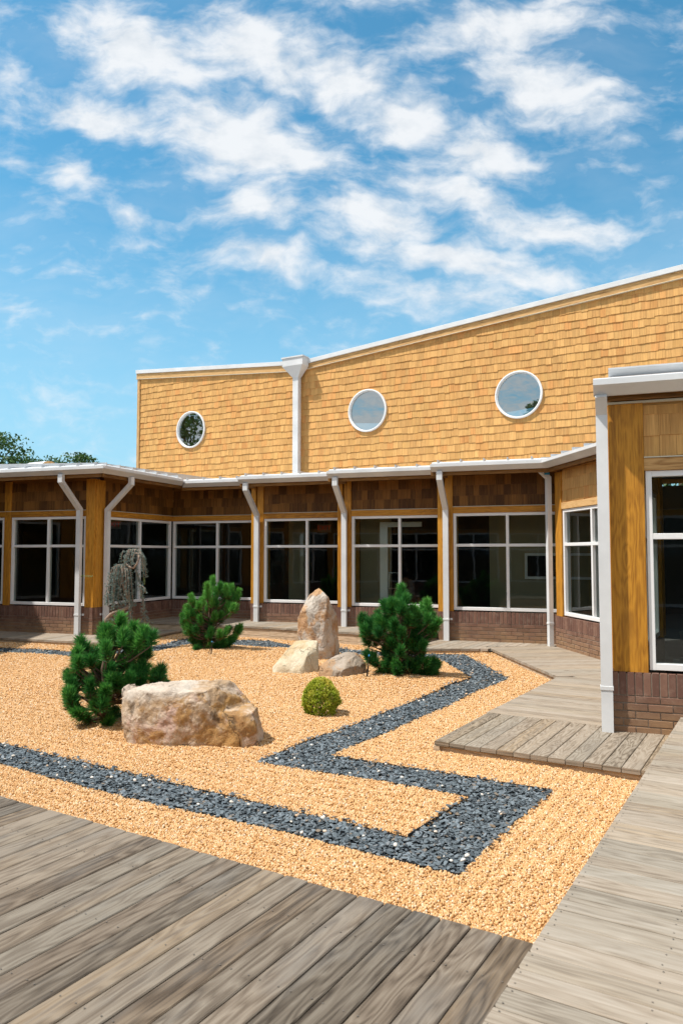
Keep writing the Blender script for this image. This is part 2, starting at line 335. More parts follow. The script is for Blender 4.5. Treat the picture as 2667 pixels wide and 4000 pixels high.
# ------------------------------------------------------------------ mesh helpers
class MB:
    """collects shapes for ONE mesh; every shape carries a grain UV in metres and a random number"""
    def __init__(s): s.v = []; s.f = []; s.uv = []; s.r = []; s.mi = []
    def face(s, idx, uvs, r, mi=0): s.f.append(idx); s.uv.extend(uvs); s.r.append(r); s.mi.append(mi)
    def prism(s, o, ax, L, prof, ey, ez, r=None, mi=0, cut0=0.0, cut1=0.0):
        """profile [(y,z)] swept from o along ax over L; cut0/cut1 = slope of end cuts (shift per unit y)"""
        r = random.random() if r is None else r
        o = Vector(o); ax = Vector(ax); ey = Vector(ey); ez = Vector(ez)
        n = len(prof); b = len(s.v); ou = random.random()*50; ov = random.random()*50
        for (k, c) in ((0.0, cut0), (L, cut1)):
            for (y, z) in prof: s.v.append(o + ax*(k + c*y) + ey*y + ez*z)
        per = 0.0
        for i in range(n):
            j = (i+1) % n
            d = math.hypot(prof[j][0]-prof[i][0], prof[j][1]-prof[i][1])
            s.face((b+i, b+j, b+n+j, b+n+i), [(ou, ov+per), (ou, ov+per+d), (ou+L, ov+per+d), (ou+L, ov+per)], r, mi)
            per += d
        s.face(tuple(b+i for i in reversed(range(n))), [(ou+prof[i][0]*0.15, ov+prof[i][1]) for i in reversed(range(n))], r, mi)
        s.face(tuple(b+n+i for i in range(n)), [(ou+prof[i][0]*0.15, ov+prof[i][1]) for i in range(n)], r, mi)
    def box(s, o, ax, L, ey, wy, ez, wz, ch=0.0, r=None, mi=0, **kw):
        """box with corner o; grain along ax; optional chamfer"""
        if ch: pf = [(ch, 0), (wy-ch, 0), (wy, ch), (wy, wz-ch), (wy-ch, wz), (ch, wz), (0, wz-ch), (0, ch)]
        else: pf = [(0, 0), (wy, 0), (wy, wz), (0, wz)]
        s.prism(o, ax, L, pf, ey, ez, r, mi, **kw)
    def tube(s, pts, rads, sides=8, r=None, mi=0, cap=True):
        r = random.random() if r is None else r
        pts = [Vector(p) for p in pts]; n = len(pts); b = len(s.v)
        up = Vector((0.31, 0.17, 0.93)); d0 = (pts[1]-pts[0]).normalized()
        x = d0.cross(up).normalized(); L = 0.0
        for i, p in enumerate(pts):
            d = (pts[min(i+1, n-1)] - pts[max(i-1, 0)]).normalized()
            x = (x - d*x.dot(d)).normalized(); y = d.cross(x)
            for k in range(sides):
                a = 2*math.pi*k/sides
                s.v.append(p + (x*math.cos(a) + y*math.sin(a))*rads[i])
        for i in range(n-1):
            dl = (pts[i+1]-pts[i]).length
            for k in range(sides):
                k2 = (k+1) % sides
                s.face((b+i*sides+k, b+i*sides+k2, b+(i+1)*sides+k2, b+(i+1)*sides+k),
                       [(L, k*.02), (L, k*.02+.02), (L+dl, k*.02+.02), (L+dl, k*.02)], r, mi)
            L += dl
        if cap:
            s.face(tuple(b+k for k in reversed(range(sides))), [(0, 0)]*sides, r, mi)
            s.face(tuple(b+(n-1)*sides+k for k in range(sides)), [(0, 0)]*sides, r, mi)
    def poly(s, pts, r=None, mi=0):
        r = random.random() if r is None else r
        b = len(s.v); s.v.extend(Vector(p) for p in pts)
        s.face(tuple(range(b, b+len(pts))), [(p[0], p[1]) for p in pts], r, mi)
    def build(s, name, mats, parent=None, smooth=False, loc=None):
        me = bpy.data.meshes.new(name)
        off = Vector(loc) if loc is not None else None
        me.from_pydata([tuple(v - off) if off is not None else tuple(v) for v in s.v], [], s.f)
        uv = me.uv_layers.new(name='grain')
        uv.data.foreach_set('uv', np.array(s.uv, dtype=np.float32).ravel())
        a = me.attributes.new('rnd', 'FLOAT', 'FACE'); a.data.foreach_set('value', np.array(s.r, dtype=np.float32))
        for m in (mats if isinstance(mats, (list, tuple)) else [mats]): me.materials.append(MATS[m])
        if any(s.mi): me.polygons.foreach_set('material_index', np.array(s.mi, dtype=np.int32))
        if smooth: me.polygons.foreach_set('use_smooth', np.ones(len(s.f), dtype=bool))
        me.update()
        ob = bpy.data.objects.new(name, me); COL.objects.link(ob)
        if off is not None: ob.location = off
        if parent is not None:
            ob.parent = parent
            ob.matrix_parent_inverse = WM(parent).inverted()
        return ob
def WM(o):
    m = o.matrix_basis
    return WM(o.parent) @ o.matrix_parent_inverse @ m if o.parent else m
def tag(o, label=None, cat=None, group=None, kind=None):
    if label: o['label'] = label
    if cat: o['category'] = cat
    if group: o['group'] = group
    if kind: o['kind'] = kind
    return o
def thing(name, label, cat, loc=(0, 0, 0), group=None):
    o = bpy.data.objects.new(name, None); COL.objects.link(o); o.location = loc; o.empty_display_size = 0.2
    return tag(o, label, cat, group)
UP = Vector((0, 0, 1))

def inside(poly, x, y):
    """vectorised point in polygon"""
    x = np.asarray(x); y = np.asarray(y); c = np.zeros(x.shape, bool); n = len(poly); j = n-1
    for i in range(n):
        xi, yi = poly[i]; xj, yj = poly[j]
        m = ((yi > y) != (yj > y)) & (x < (xj-xi)*(y-yi)/((yj-yi) if yj != yi else 1e-9) + xi)
        c ^= m; j = i
    return c
def clip_line(poly, p, d):
    """intervals of the line p + t d inside the polygon"""
    ts = []; n = len(poly); nx, ny = -d[1], d[0]
    for i in range(n):
        a = poly[i]; b = poly[(i+1) % n]
        da = (a[0]-p[0])*nx + (a[1]-p[1])*ny; db = (b[0]-p[0])*nx + (b[1]-p[1])*ny
        if (da > 0) != (db > 0):
            f = da/(da-db); q = (a[0]+(b[0]-a[0])*f, a[1]+(b[1]-a[1])*f)
            ts.append((q[0]-p[0])*d[0] + (q[1]-p[1])*d[1])
    ts.sort(); return list(zip(ts[::2], ts[1::2]))

# ------------------------------------------------------------------ courtyard floor
A31 = rad(-31.2); GA = (math.cos(A31), math.sin(A31)); GB = (-math.sin(A31), math.cos(A31))   # garden axes
ZN, ZL, ZR = 0.24, 0.08, 0.225                                       # near, low and raised deck levels
N0 = (0.70, 2.765)
def ab(a, b): return (N0[0]+GA[0]*a+GB[0]*b, N0[1]+GA[1]*a+GB[1]*b)

INNER = [(-8, 9.68), (-2.99, 6.54), (0.39, 4.41), (0.86, 5.06), (-0.67, 5.98), (1.74, 9.91), (1.54, 11.67), (1.30, 11.76), (0.29, 12.26),
         (0.01, 12.38), (-1.05, 13.01), (-1.28, 13.05), (-1.84, 13.33), (-2.82, 13.48), (-3.18, 12.61), (-4.29, 11.92), (-5.76, 12.51), (-8, 13.4)]
OUTER = [(-8, 9.02), (-2.68, 5.87), (0.61, 3.91), (1.48, 5.25), (-0.10, 6.11), (2.23, 9.91), (2.02, 12.19), (1.44, 12.26), (0.46, 12.67),
         (-0.01, 13.05), (-0.94, 13.37), (-1.37, 14.07), (-1.90, 14.28), (-3.0, 14.32), (-3.38, 13.33), (-4.16, 12.35), (-6.02, 13.08), (-8, 13.87)]
SLATE = OUTER + INNER[::-1]

DECKS = [  # name, label, polygon, level, board direction, material
 ('deck', 'weathered grey board deck along the near side of the gravel, boards running away from the viewer', [ab(-8, 0), ab(0, 0), ab(0, -6), ab(-8, -6)], ZN, GB, 'weathered_boards'),
 ('deck', 'broad pale deck on the near right, long boards lying across it', [ab(0, -6), ab(0, 4.5), ab(1.2, 4.5), ab(3.6, 5.2), ab(3.6, -6)], ZN, GA, 'bleached_boards'),
 ('deck', 'low weathered platform of dark grainy boards in front of the near brick corner', [ab(-1.777, 3.07), ab(-0.004, 3.07), ab(-0.004, 4.385), ab(-1.777, 4.385)], ZL, GB, 'grainy_boards'),
 ('deck', 'bleached low deck strip between the dark platform and the angled window wall', [ab(-1.777, 4.39), ab(0.1, 4.39), (4.3, 9.5), (2.78, 9.545)], ZL, GA, 'bleached_boards'),
 ('deck', 'bleached low deck under the angled shingled window wall', [(2.49, 12.32), (2.78, 9.55), (4.3, 9.505), (4.0, 12.65), (2.49, 12.62)], ZL, (0.993, 0.118), 'bleached_boards'),
 ('deck', 'low deck of slanting boards below the widest dark window', [(1.30, 12.35), (2.485, 12.32), (2.485, 12.62), (3.9, 12.66), (3.9, 13.2), (1.9, 13.9), (1.30, 13.8)], ZL, GB, 'bleached_boards'),
 ('deck', 'raised deck with a pale timber riser before the recessed windows', [(-4.5, 15.66), (-3.33, 15.32), (-1.41, 14.43), (0.29, 13.45), (1.25, 12.90), (1.95, 13.95), (1.0, 14.9), (-0.8, 15.7), (-2.6, 16.9), (-3.9, 17.3), (-4.6, 15.8)], ZR, GB, 'bleached_boards'),
 ('deck', 'low deck along the brick wall at the far left', [(-9, 14.87), (-4.17, 13.10), (-3.28, 15.34), (-4.45, 15.66), (-5.0, 14.6), (-9, 16.0)], ZL, (0.3223, 0.9466), 'bleached_boards'),
]
RIMS = {0: [(ab(0, 0), ab(-8, 0))], 1: [(ab(0, 4.4), ab(0, -0.0))], 2: [(ab(-1.777, 3.07), ab(0, 3.07)), (ab(-1.777, 4.385), ab(-1.777, 3.07))],
        3: [((2.78, 9.545), ab(-1.777, 4.39))], 4: [((2.49, 12.32), (2.78, 9.55))], 5: [((1.30, 12.35), (2.485, 12.32))],
        6: [((-4.5, 15.66), (-3.33, 15.32)), ((-3.33, 15.32), (-1.41, 14.43)), ((-1.41, 14.43), (0.29, 13.45)), ((0.29, 13.45), (1.25, 12.90)), ((1.25, 12.90), (1.95, 13.95))],
        7: [((-9, 14.87), (-4.17, 13.10)), ((-4.17, 13.10), (-3.28, 15.34))]}
def build_deck(i, name, label, poly, z, d, m):
    mb = MB(); BW, GAP, TH = (0.1185 if i < 2 else 0.131), 0.0055, 0.036
    d = Vector(d).normalized(); q = Vector((-d.y, d.x))
    ks = [p[0]*q.x + p[1]*q.y for p in poly]; k = min(ks) - random.random()*0.02
    while k < max(ks):
        c = (q.x*(k+BW/2), q.y*(k+BW/2))
        for (t0, t1) in clip_line(poly, c, (d.x, d.y)):
            # slope of the end cuts follows the polygon edge
            e0 = clip_line(poly, (q.x*(k+0.004), q.y*(k+0.004)), (d.x, d.y)); e1 = clip_line(poly, (q.x*(k+BW-0.004), q.y*(k+BW-0.004)), (d.x, d.y))
            c0 = c1 = 0.0
            if len(e0) == 1 and len(e1) == 1:
                c0 = (e1[0][0]-e0[0][0])/(BW-0.008); c1 = (e1[0][1]-e0[0][1])/(BW-0.008)
                if abs(c0) > 1.5: c0 = 0
                if abs(c1) > 1.5: c1 = 0
            cuts = [t0]
            L = t1 - t0
            if L > 4.2: cuts.append(t0 + L*random.uniform(0.35, 0.65))
            cuts.append(t1)
            if z > 0.2 and i < 2:                                      # screw heads over the joists
                j0 = math.ceil(t0/0.405)*0.405
                while j0 < t1:
                    for vv_ in (0.022, BW-0.022):
                        sx = d.x*(j0+random.uniform(-.008, .008)) + q.x*(k+vv_+random.uniform(-.004, .004)); sy = d.y*j0 + q.y*(k+vv_)
                        if sy > 1.0 and abs(sx) < 0.55*sy+0.4: mb.poly([(sx+0.0036*math.cos(h*math.pi/3), sy+0.0036*math.sin(h*math.pi/3), z+0.0028) for h in range(6)], mi=1)
                    j0 += 0.405
            for a, b in zip(cuts, cuts[1:]):
                jl = random.uniform(0, 0.008) if b == t1 else 0.0
                dz = random.uniform(-0.0015, 0.0015)
                f0 = c0 if a == t0 else 0.0; f1 = c1 if b == t1 else 0.0
                o = (d.x*(a+0.001) + q.x*k - d.x*f0*BW/2, d.y*(a+0.001) + q.y*k - d.y*f0*BW/2, z-TH+dz)
                Lb = b-a-0.002-jl - f1*BW/2 + f0*BW/2
                ch = 0.004
                pf = [(ch, 0), (BW-ch, 0), (BW, ch), (BW, TH-ch), (BW-ch, TH), (BW*0.5, TH+0.001), (ch, TH), (0, TH-ch), (0, ch)]
                mb.prism(o, (d.x, d.y, 0), Lb, pf, (q.x, q.y, 0), UP, cut0=f0, cut1=f1)
        k += BW + GAP
    deck = mb.build(name, [m, 'screw'])
    tag(deck, label, 'deck', kind='structure')
    rb = MB(); jb = MB()
    for (p, e) in RIMS.get(i, []):
        p = Vector((*p, 0)); e = Vector((*e, 0)); dd = (e-p).normalized(); L = (e-p).length
        cx, cy = sum(x for x, _ in poly)/len(poly), sum(y for _, y in poly)/len(poly)
        nn = Vector((-dd.y, dd.x, 0))
        if nn.dot(Vector((cx, cy, 0))-p) < 0: nn = -nn
        if z > 0.2 and i == 6:
            rb.box(p + nn*0.02 + UP*0.052, dd, L, nn, 0.04, UP, z-0.036-0.056, 0.003)
            rb.box(p + nn*0.012 + UP*-0.02, dd, L, nn, 0.04, UP, 0.066, 0.003)
        else:
            rb.box(p + nn*0.02 + UP*-0.05, dd, L, nn, 0.04, UP, z-0.036+0.046, 0.003)
    if rb.v: rb.build('rim_board', 'rim_timber', deck)
    return deck
for i, dk in enumerate(DECKS): build_deck(i, *dk)

# the ground: one far sheet, and the modelled courtyard bed
gm = MB(); gm.poly([(-400, -400, -0.25), (400, -400, -0.25), (400, 600, -0.25), (-400, 600, -0.25)])
tag(gm.build('ground', 'earth'), 'brown earth beneath and beyond the buildings', 'ground', kind='structure')

def seg_dist(poly, x, y, closed=True):
    d = np.full(x.shape, 1e9)
    n = len(poly)
    for i in range(n if closed else n-1):
        ax, ay = poly[i]; bx, by = poly[(i+1) % n]
        vx, vy = bx-ax, by-ay; L2 = vx*vx+vy*vy
        t = np.clip(((x-ax)*vx+(y-ay)*vy)/L2, 0, 1)
        d = np.minimum(d, np.hypot(x-ax-t*vx, y-ay-t*vy))
    return d
MOUNDS = [(-2.31, 7.25, 0.55, 0.03), (-2.25, 12.5, 0.7, 0.06), (0.83, 9.8, 0.75, 0.05), (-1.2, 6.7, 0.8, 0.02), (-0.2, 10.6, 0.9, 0.03), (-0.22, 7.75, 0.3, 0.015)]
def gold_z(x, y):
    a = (x-N0[0])*GA[0] + (y-N0[1])*GA[1]; b = (x-N0[0])*GB[0] + (y-N0[1])*GB[1]
    rake = np.where(a > -1.0, np.sin(a*2*np.pi/0.095 + 0.8*np.sin(b*1.7)), np.sin(b*2*np.pi/0.105 + 0.9*np.sin(a*1.3)))
    z = np.where(a > -1.0, 0.0042, 0.0030)*rake + 0.012*np.sin(x*1.7+0.4)*np.sin(y*1.3+1.0) + 0.006*np.sin(x*4.1+y*2.3)
    for (mx, my, r, h) in MOUNDS: z = z + h*np.exp(-((x-mx)**2+(y-my)**2)/(r*r))
    return z
def ground_z(x, y):
    z = gold_z(x, y)
    ins = inside(SLATE, x, y)
    return np.where(ins, -0.014 + 0.6*z, z), ins
def gz(x, y): return float(ground_z(np.array([x]), np.array([y]))[0][0])

NX, NY = 260, 290; X0, X1, Y0, Y1 = -8.0, 4.4, 2.0, 16.0
gx, gy = np.meshgrid(np.linspace(X0, X1, NX), np.linspace(Y0, Y1, NY))
gzv, gin = ground_z(gx, gy)
me = bpy.data.meshes.new('gravel_bed')
vv = np.stack([gx, gy, gzv - 0.004], -1).reshape(-1, 3)
idx = np.arange(NX*NY).reshape(NY, NX)
ff = np.stack([idx[:-1, :-1], idx[:-1, 1:], idx[1:, 1:], idx[1:, :-1]], -1).reshape(-1, 4)
me.from_pydata(vv.tolist(), [], ff.tolist())
at_ = me.attributes.new('slate', 'FLOAT', 'POINT'); at_.data.foreach_set('value', gin.reshape(-1).astype(np.float32))
me.materials.append(MATS['gravel_bed']); me.polygons.foreach_set('use_smooth', np.ones(len(ff), bool)); me.update()
ob = bpy.data.objects.new('gravel_bed', me); COL.objects.link(ob)
tag(ob, 'flat courtyard bed under the gold gravel and the slate band', 'gravel bed', kind='structure')

rng = np.random.default_rng(5)
def wedge(x, y): return (np.abs(x) < 0.50*y + 0.35)                  # what the photograph can see, and a step beside it
def on_deck(x, y):
    m = np.zeros(x.shape, bool)
    for (_, _, poly, _, _, _) in DECKS: m |= inside(poly, x, y)
    return m
def instance_group(name, material, flat=(1, 1, 1), bumpy=0.35, tilt=math.pi, sub=2, nscale=1.6):
    """geometry nodes: a lumpy stone on every vertex of the mesh"""
    ng = bpy.data.node_groups.new(name, 'GeometryNodeTree')
    ng.interface.new_socket('Geometry', in_out='INPUT', socket_type='NodeSocketGeometry')
    ng.interface.new_socket('Geometry', in_out='OUTPUT', socket_type='NodeSocketGeometry')
    N = ng.nodes; L = ng.links
    gi = N.new('NodeGroupInput'); go = N.new('NodeGroupOutput')
    ico = N.new('GeometryNodeMeshIcoSphere'); ico.inputs['Radius'].default_value = 1.0; ico.inputs['Subdivisions'].default_value = sub
    sp = N.new('GeometryNodeSetPosition'); nz = N.new('ShaderNodeTexNoise'); nz.inputs['Scale'].default_value = nscale; nz.inputs['Detail'].default_value = 1.0
    sb = N.new('ShaderNodeVectorMath'); sb.operation = 'SUBTRACT'; sb.inputs[1].default_value = (0.5, 0.5, 0.5)
    sc = N.new('ShaderNodeVectorMath'); sc.operation = 'SCALE'; sc.inputs[3].default_value = bumpy*2
    L.new(nz.outputs[1], sb.inputs[0]); L.new(sb.outputs[0], sc.inputs[0]); L.new(sc.outputs[0], sp.inputs['Offset'])
    L.new(ico.outputs[0], sp.inputs[0])
    tf = N.new('GeometryNodeTransform'); tf.inputs['Scale'].default_value = flat; L.new(sp.outputs[0], tf.inputs[0])
    sm = N.new('GeometryNodeSetMaterial'); sm.inputs['Material'].default_value = MATS[material]; L.new(tf.outputs[0], sm.inputs[0])
    last = sm.outputs[0]
    if sub > 1:
        sh = N.new('GeometryNodeSetShadeSmooth'); L.new(last, sh.inputs[0]); last = sh.outputs[0]
    ip = N.new('GeometryNodeInstanceOnPoints')
    L.new(gi.outputs[0], ip.inputs['Points']); L.new(last, ip.inputs['Instance'])
    rv = N.new('FunctionNodeRandomValue'); rv.data_type = 'FLOAT_VECTOR'
    rv.inputs[0].default_value = (-tilt, -tilt, -math.pi); rv.inputs[1].default_value = (tilt, tilt, math.pi)
    L.new(rv.outputs[0], ip.inputs['Rotation'])
    na = N.new('GeometryNodeInputNamedAttribute'); na.data_type = 'FLOAT'; na.inputs[0].default_value = 'scl'
    L.new(na.outputs[0], ip.inputs['Scale'])
    L.new(ip.outputs[0], go.inputs[0])
    return ng
def scatter(name, label, pts, scl, ng, material, cat):
    me = bpy.data.meshes.new(name); me.from_pydata(pts.tolist(), [], [])
    a = me.attributes.new('scl', 'FLOAT', 'POINT'); a.data.foreach_set('value', scl.astype(np.float32))
    me.materials.append(MATS[material])
    ob = bpy.data.objects.new(name, me); COL.objects.link(ob)
    md = ob.modifiers.new('stones', 'NODES'); md.node_group = ng
    tag(ob, label, cat, kind='stuff'); return ob
P = []; S = []
for (y0, y1, dens, s0, s1) in ((2.4, 4.6, 12500, .0048, .0088), (4.6, 6.2, 10500, .0052, .0092), (6.2, 8.5, 7600, .006, .010), (8.5, 11.5, 4200, .007, .0115), (11.5, 15.3, 1800, .009, .014)):
    xw = 0.5*y1+0.35; n = int(dens*2*xw*(y1-y0))
    x = rng.uniform(-xw, xw, n); y = rng.uniform(y0, y1, n)
    k = wedge(x, y) & (x > X0+.05) & (x < 4.2); x = x[k]; y = y[k]
    z, ins = ground_z(x, y); jit = rng.normal(0, .016, (2, len(x)))
    ins = inside(SLATE, x+jit[0], y+jit[1]); k = ~ins & ~on_deck(x, y); x, y, z = x[k], y[k], z[k]
    s = rng.uniform(s0, s1, len(x)); P.append(np.stack([x, y, z + rng.uniform(-0.3, 0.6, len(x))*s], -1)); S.append(s)
P = np.concatenate(P); S = np.concatenate(S); print('gold pebbles', len(P))
scatter('gravel', 'golden tan pea gravel covering the courtyard floor', P, S, instance_group('pebbles', 'gold_pebble', (1, 0.88, 0.70), 0.26), 'gold_pebble', 'gravel')

P = []; S = []; PP = []; PS = []
for (y0, y1, dens, s0, s1) in ((3.6, 6.8, 4200, .0105, .024), (6.8, 9.5, 3000, .012, .026), (9.5, 14.5, 1700, .016, .032)):
    xw = 0.5*y1+0.35; n = int(dens*2*xw*(y1-y0))
    x = rng.uniform(-xw, xw, n); y = rng.uniform(y0, y1, n)
    z, ins = ground_z(x, y); jit = rng.normal(0, .014, (2, len(x)))
    z = np.where(ins, z, z+0.004); ins = inside(SLATE, x+jit[0], y+jit[1]); k = wedge(x, y) & ins & ~on_deck(x, y); x, y, z = x[k], y[k], z[k]
    s = rng.uniform(s0, s1, len(x)); P.append(np.stack([x, y, z + rng.uniform(0.0, 0.022, len(x))], -1)); S.append(s)
    m = rng.random(len(x)) < 0.006
    PP.append(np.stack([x[m], y[m], z[m]+0.024], -1)); PS.append(rng.uniform(.006, .017, m.sum())**1.0)
P = np.concatenate(P); S = np.concatenate(S); print('slate', len(P))
scatter('slate_chips', 'blue grey slate chips filling the angular band', P, S, instance_group('chips', 'slate_chip', (1, 0.62, 0.16), 0.45, 0.42, sub=1, nscale=0.9), 'slate_chip', 'slate chips')
scatter('stray_pebbles', 'pale stray pebbles lying on the slate band', np.concatenate(PP), np.concatenate(PS), instance_group('strays', 'pale_pebble', (1, 0.8, 0.6), 0.3, 0.5), 'pale_pebble', 'pebbles')

# steel edging strips along the slate band
def edging(poly, label, skip=()):
    mb = MB()
    for i in range(len(poly)-1):
        p = Vector((*poly[i], -0.06)); e = Vector((*poly[i+1], -0.06)); d = (e-p).normalized(); q = Vector((-d.y, d.x, 0))
        L = (e-p).length; n = max(1, int(L/0.5))
        for k in range(n):
            a = p + d*(L*k/n); zz = float(gold_z(a.x + d.x*L/n/2, a.y + d.y*L/n/2))
            mb.box(a - q*0.002, d, L/n, q, 0.004, UP, 0.06+0.004 + zz, 0.0)
    tag(mb.build('metal_edging', 'edging_steel'), label, 'edging')
edging(INNER, 'thin black steel edging between the slate band and the gravel island with the boulders')
edging(OUTER, 'thin black steel edging along the outer side of the slate band')
# ------------------------------------------------------------------ buildings
ZS, ZT, ZM = 0.63, 2.405, 1.815                                       # sill, window head, transom
class Wall:
    """a stretch of facade: p = left end seen from the court, d = along, n = out towards the court"""
    def __init__(s, p, d):
        s.p = Vector((p[0], p[1], 0)); s.d = Vector((d[0], d[1], 0)).normalized(); s.n = Vector((s.d.y, -s.d.x, 0))
    def at(s, a, t, z): return s.p + s.d*a + s.n*t + UP*z
    def box(s, mb, a0, a1, t0, t1, z0, z1, grain='a', ch=0.0, r=None, mi=0):
        o = s.at(a0, t0, z0); A, T, Z = (s.d, a1-a0), (s.n, t1-t0), (UP, z1-z0)
        if grain == 'a': mb.box(o, A[0], A[1], T[0], T[1], Z[0], Z[1], ch, r, mi)
        elif grain == 'z': mb.box(o, Z[0], Z[1], A[0], A[1], T[0], T[1], ch, r, mi)
        else: mb.box(o, T[0], T[1], Z[0], Z[1], A[0], A[1], ch, r, mi)

def brick_base(wall, parent, a0, a1, z0, zs=0.605):
    mb = MB(); f = 0.045
    wall.box(mb, a0+.003, a1-.003, -0.12, f-0.007, -0.05, zs-0.012, mi=1)
    a = a0; bw = 0.0677
    while a < a1-0.02:
        w = min(bw-0.009, a1-a)
        j = random.uniform(-.002, .002)
        wall.box(mb, a, a+w, -0.05, f+j, zs-0.197, zs+random.uniform(-.002, .002), 'z', 0.0035); a += bw
    z = zs-0.2065; row = 0
    while z > -0.02:
        a = a0 - (0.1015 if row % 2 else 0.0)
        out = random.random() < 0.10
        while a < a1-0.01:
            b0 = max(a, a0); b1 = min(a+0.194, a1)
            if b1-b0 > 0.02:
                j = random.uniform(-.003, .003) + (0.008 if out and random.random() < .3 else 0)
                wall.box(mb, b0, b1, -0.05, f+j, z-0.0577, z, 'a', 0.0035)
            a += 0.203
        z -= 0.0677; row += 1
    return mb.build('brick_base', ['brick', 'mortar'], parent)

def shingles(mb, put, s0, s1, z0, ztop, expo, wmin, wmax, holes=(), stag=0.012, thick=0.013, first=None):
    """rows of tapered shakes; put(s, t, z) -> point; ztop(s) = upper limit"""
    z = z0
    mx = max(ztop(s0), ztop(s1)) + 0.01
    while z < mx:
        s = s0
        while s < s1-1e-4:
            w = random.uniform(wmin, wmax)
            if s1-(s+w) < wmin*0.5: w = s1-s
            zb = z + random.choice((0, 0, 1, -1, 0.5))*stag*random.random()
            zt = min(z+expo+0.03, ztop(s+w/2))
            r = random.random()
            parts = [(s+0.0015, s+w-0.0015, zb, zt)]
            for (hs, hz, R) in holes:
                cs = max(s, min(s+w, hs)); cz = max(zb, min(zt, hz))
                if (cs-hs)**2+(cz-hz)**2 < R*R:
                    parts = []; k = max(3, int(w/0.02)); ww = w/k
                    for q in range(k):
                        a = s+q*ww; m = abs(a+ww/2-hs)
                        if m >= R: parts.append((a, a+ww, zb, zt)); continue
                        h = math.sqrt(R*R-m*m)
                        if zb < hz-h: parts.append((a, a+ww, zb, min(zt, hz-h)))
                        if zt > hz+h: parts.append((a, a+ww, max(zb, hz+h), zt))
                    break
            for (a, b, lo, hi) in parts:
                if hi-lo < 0.008: continue
                base = len(mb.v); tt = thick*random.uniform(0.8, 1.25); tl = 0.003 + tt*max(0.0, 1-(hi-z)/(expo+0.03))*0.6
                tbt = tl + (tt-tl)*min(1, (hi-lo)/(expo))
                ou = r*53+random.random()*0.01; ov = r*31
                for (ss, t, zz) in ((a, 0, lo), (b, 0, lo), (b, tbt, lo), (a, tbt, lo), (a, 0, hi), (b, 0, hi), (b, tl, hi), (a, tl, hi)):
                    mb.v.append(put(ss, t, zz))
                for fc in ((3, 2, 6, 7), (0, 1, 2, 3), (0, 3, 7, 4), (1, 5, 6, 2)):
                    mb.face(tuple(base+i for i in fc), [(ou + (hi-lo if i > 3 else 0), ov + (b-s if i in (1, 2, 5, 6) else a-s)) for i in fc], r)
            s += w
        z += expo

def window(wall, parent, a0, a1, mull, z0=ZS, z1=ZT, zm=ZM, mat_='white_frame', fw=0.052):
    mb = MB(); b, f = -0.10, 0.0
    wall.box(mb, a0, a0+fw, b, f, z0, z1, 'z', 0.003); wall.box(mb, a1-fw, a1, b, f, z0, z1, 'z', 0.003)
    wall.box(mb, a0+fw, a1-fw, b, f-.001, z1-fw, z1, 'a', 0.003); wall.box(mb, a0+fw, a1-fw, b, f+.004, z0, z0+fw*1.1, 'a', 0.003)
    for m in mull: wall.box(mb, m-0.026, m+0.026, b, f-.002, z0+fw*1.1, z1-fw, 'z', 0.003)
    xs = [a0+fw] + [x for m in mull for x in (m-0.026, m+0.026)] + [a1-fw]
    for i in range(0, len(xs), 2): wall.box(mb, xs[i], xs[i+1], b, f-.003, zm-0.026, zm+0.026, 'a', 0.003)
    fr = mb.build('window', mat_, parent)
    g = MB()
    for i in range(0, len(xs), 2):
        for (u0, u1) in ((z0+fw*1.1, zm-0.026), (zm+0.026, z1-fw)):
            g.poly([wall.at(xs[i], -0.05, u0), wall.at(xs[i+1], -0.05, u0), wall.at(xs[i+1], -0.05, u1), wall.at(xs[i], -0.05, u1)])
    g.build('pane', 'window_glass', fr)
    return fr

def gutter(wall, parent, a0, a1, o, ztop, cap0=True, mit0=0.0, mit1=0.0):
    """sloped-front metal gutter, outer lip at o+0.13; mitre = shift of the end per metre out"""
    pf = [(0.0, -0.125), (0.03, -0.125), (0.145, -0.048), (0.145, 0.0), (0.133, 0.0), (0.133, -0.035), (0.03, -0.11), (0.01, -0.112), (0.01, 0.0), (0.0, 0.0)]
    mb = MB()
    mb.prism(wall.at(a0, o, ztop), wall.d, a1-a0, pf, wall.n, UP, cut0=mit0, cut1=mit1)
    n = len(pf)
    mb.f.pop(); mb.f.pop(); mb.r.pop(); mb.r.pop(); mb.mi.pop(); mb.mi.pop(); del mb.uv[-2*n:]
    b = 0
    for (base, flag) in ((0, cap0), (n, True)):
        if flag:
            mb.face((base+0, base+1, base+2, base+9), [(0, 0)]*4, 0.5); mb.face((base+2, base+3, base+4, base+9), [(0, 0)]*4, 0.5)
    # roof edge flashing just behind
    mb.prism(wall.at(a0, o, ztop+0.012), wall.d, a1-a0, [(-0.06, 0.0), (0.02, 0.0), (0.02, 0.02), (-0.06, 0.045)], wall.n, UP, cut0=mit0, cut1=mit1)
    return mb.build('gutter', 'white_metal', parent)

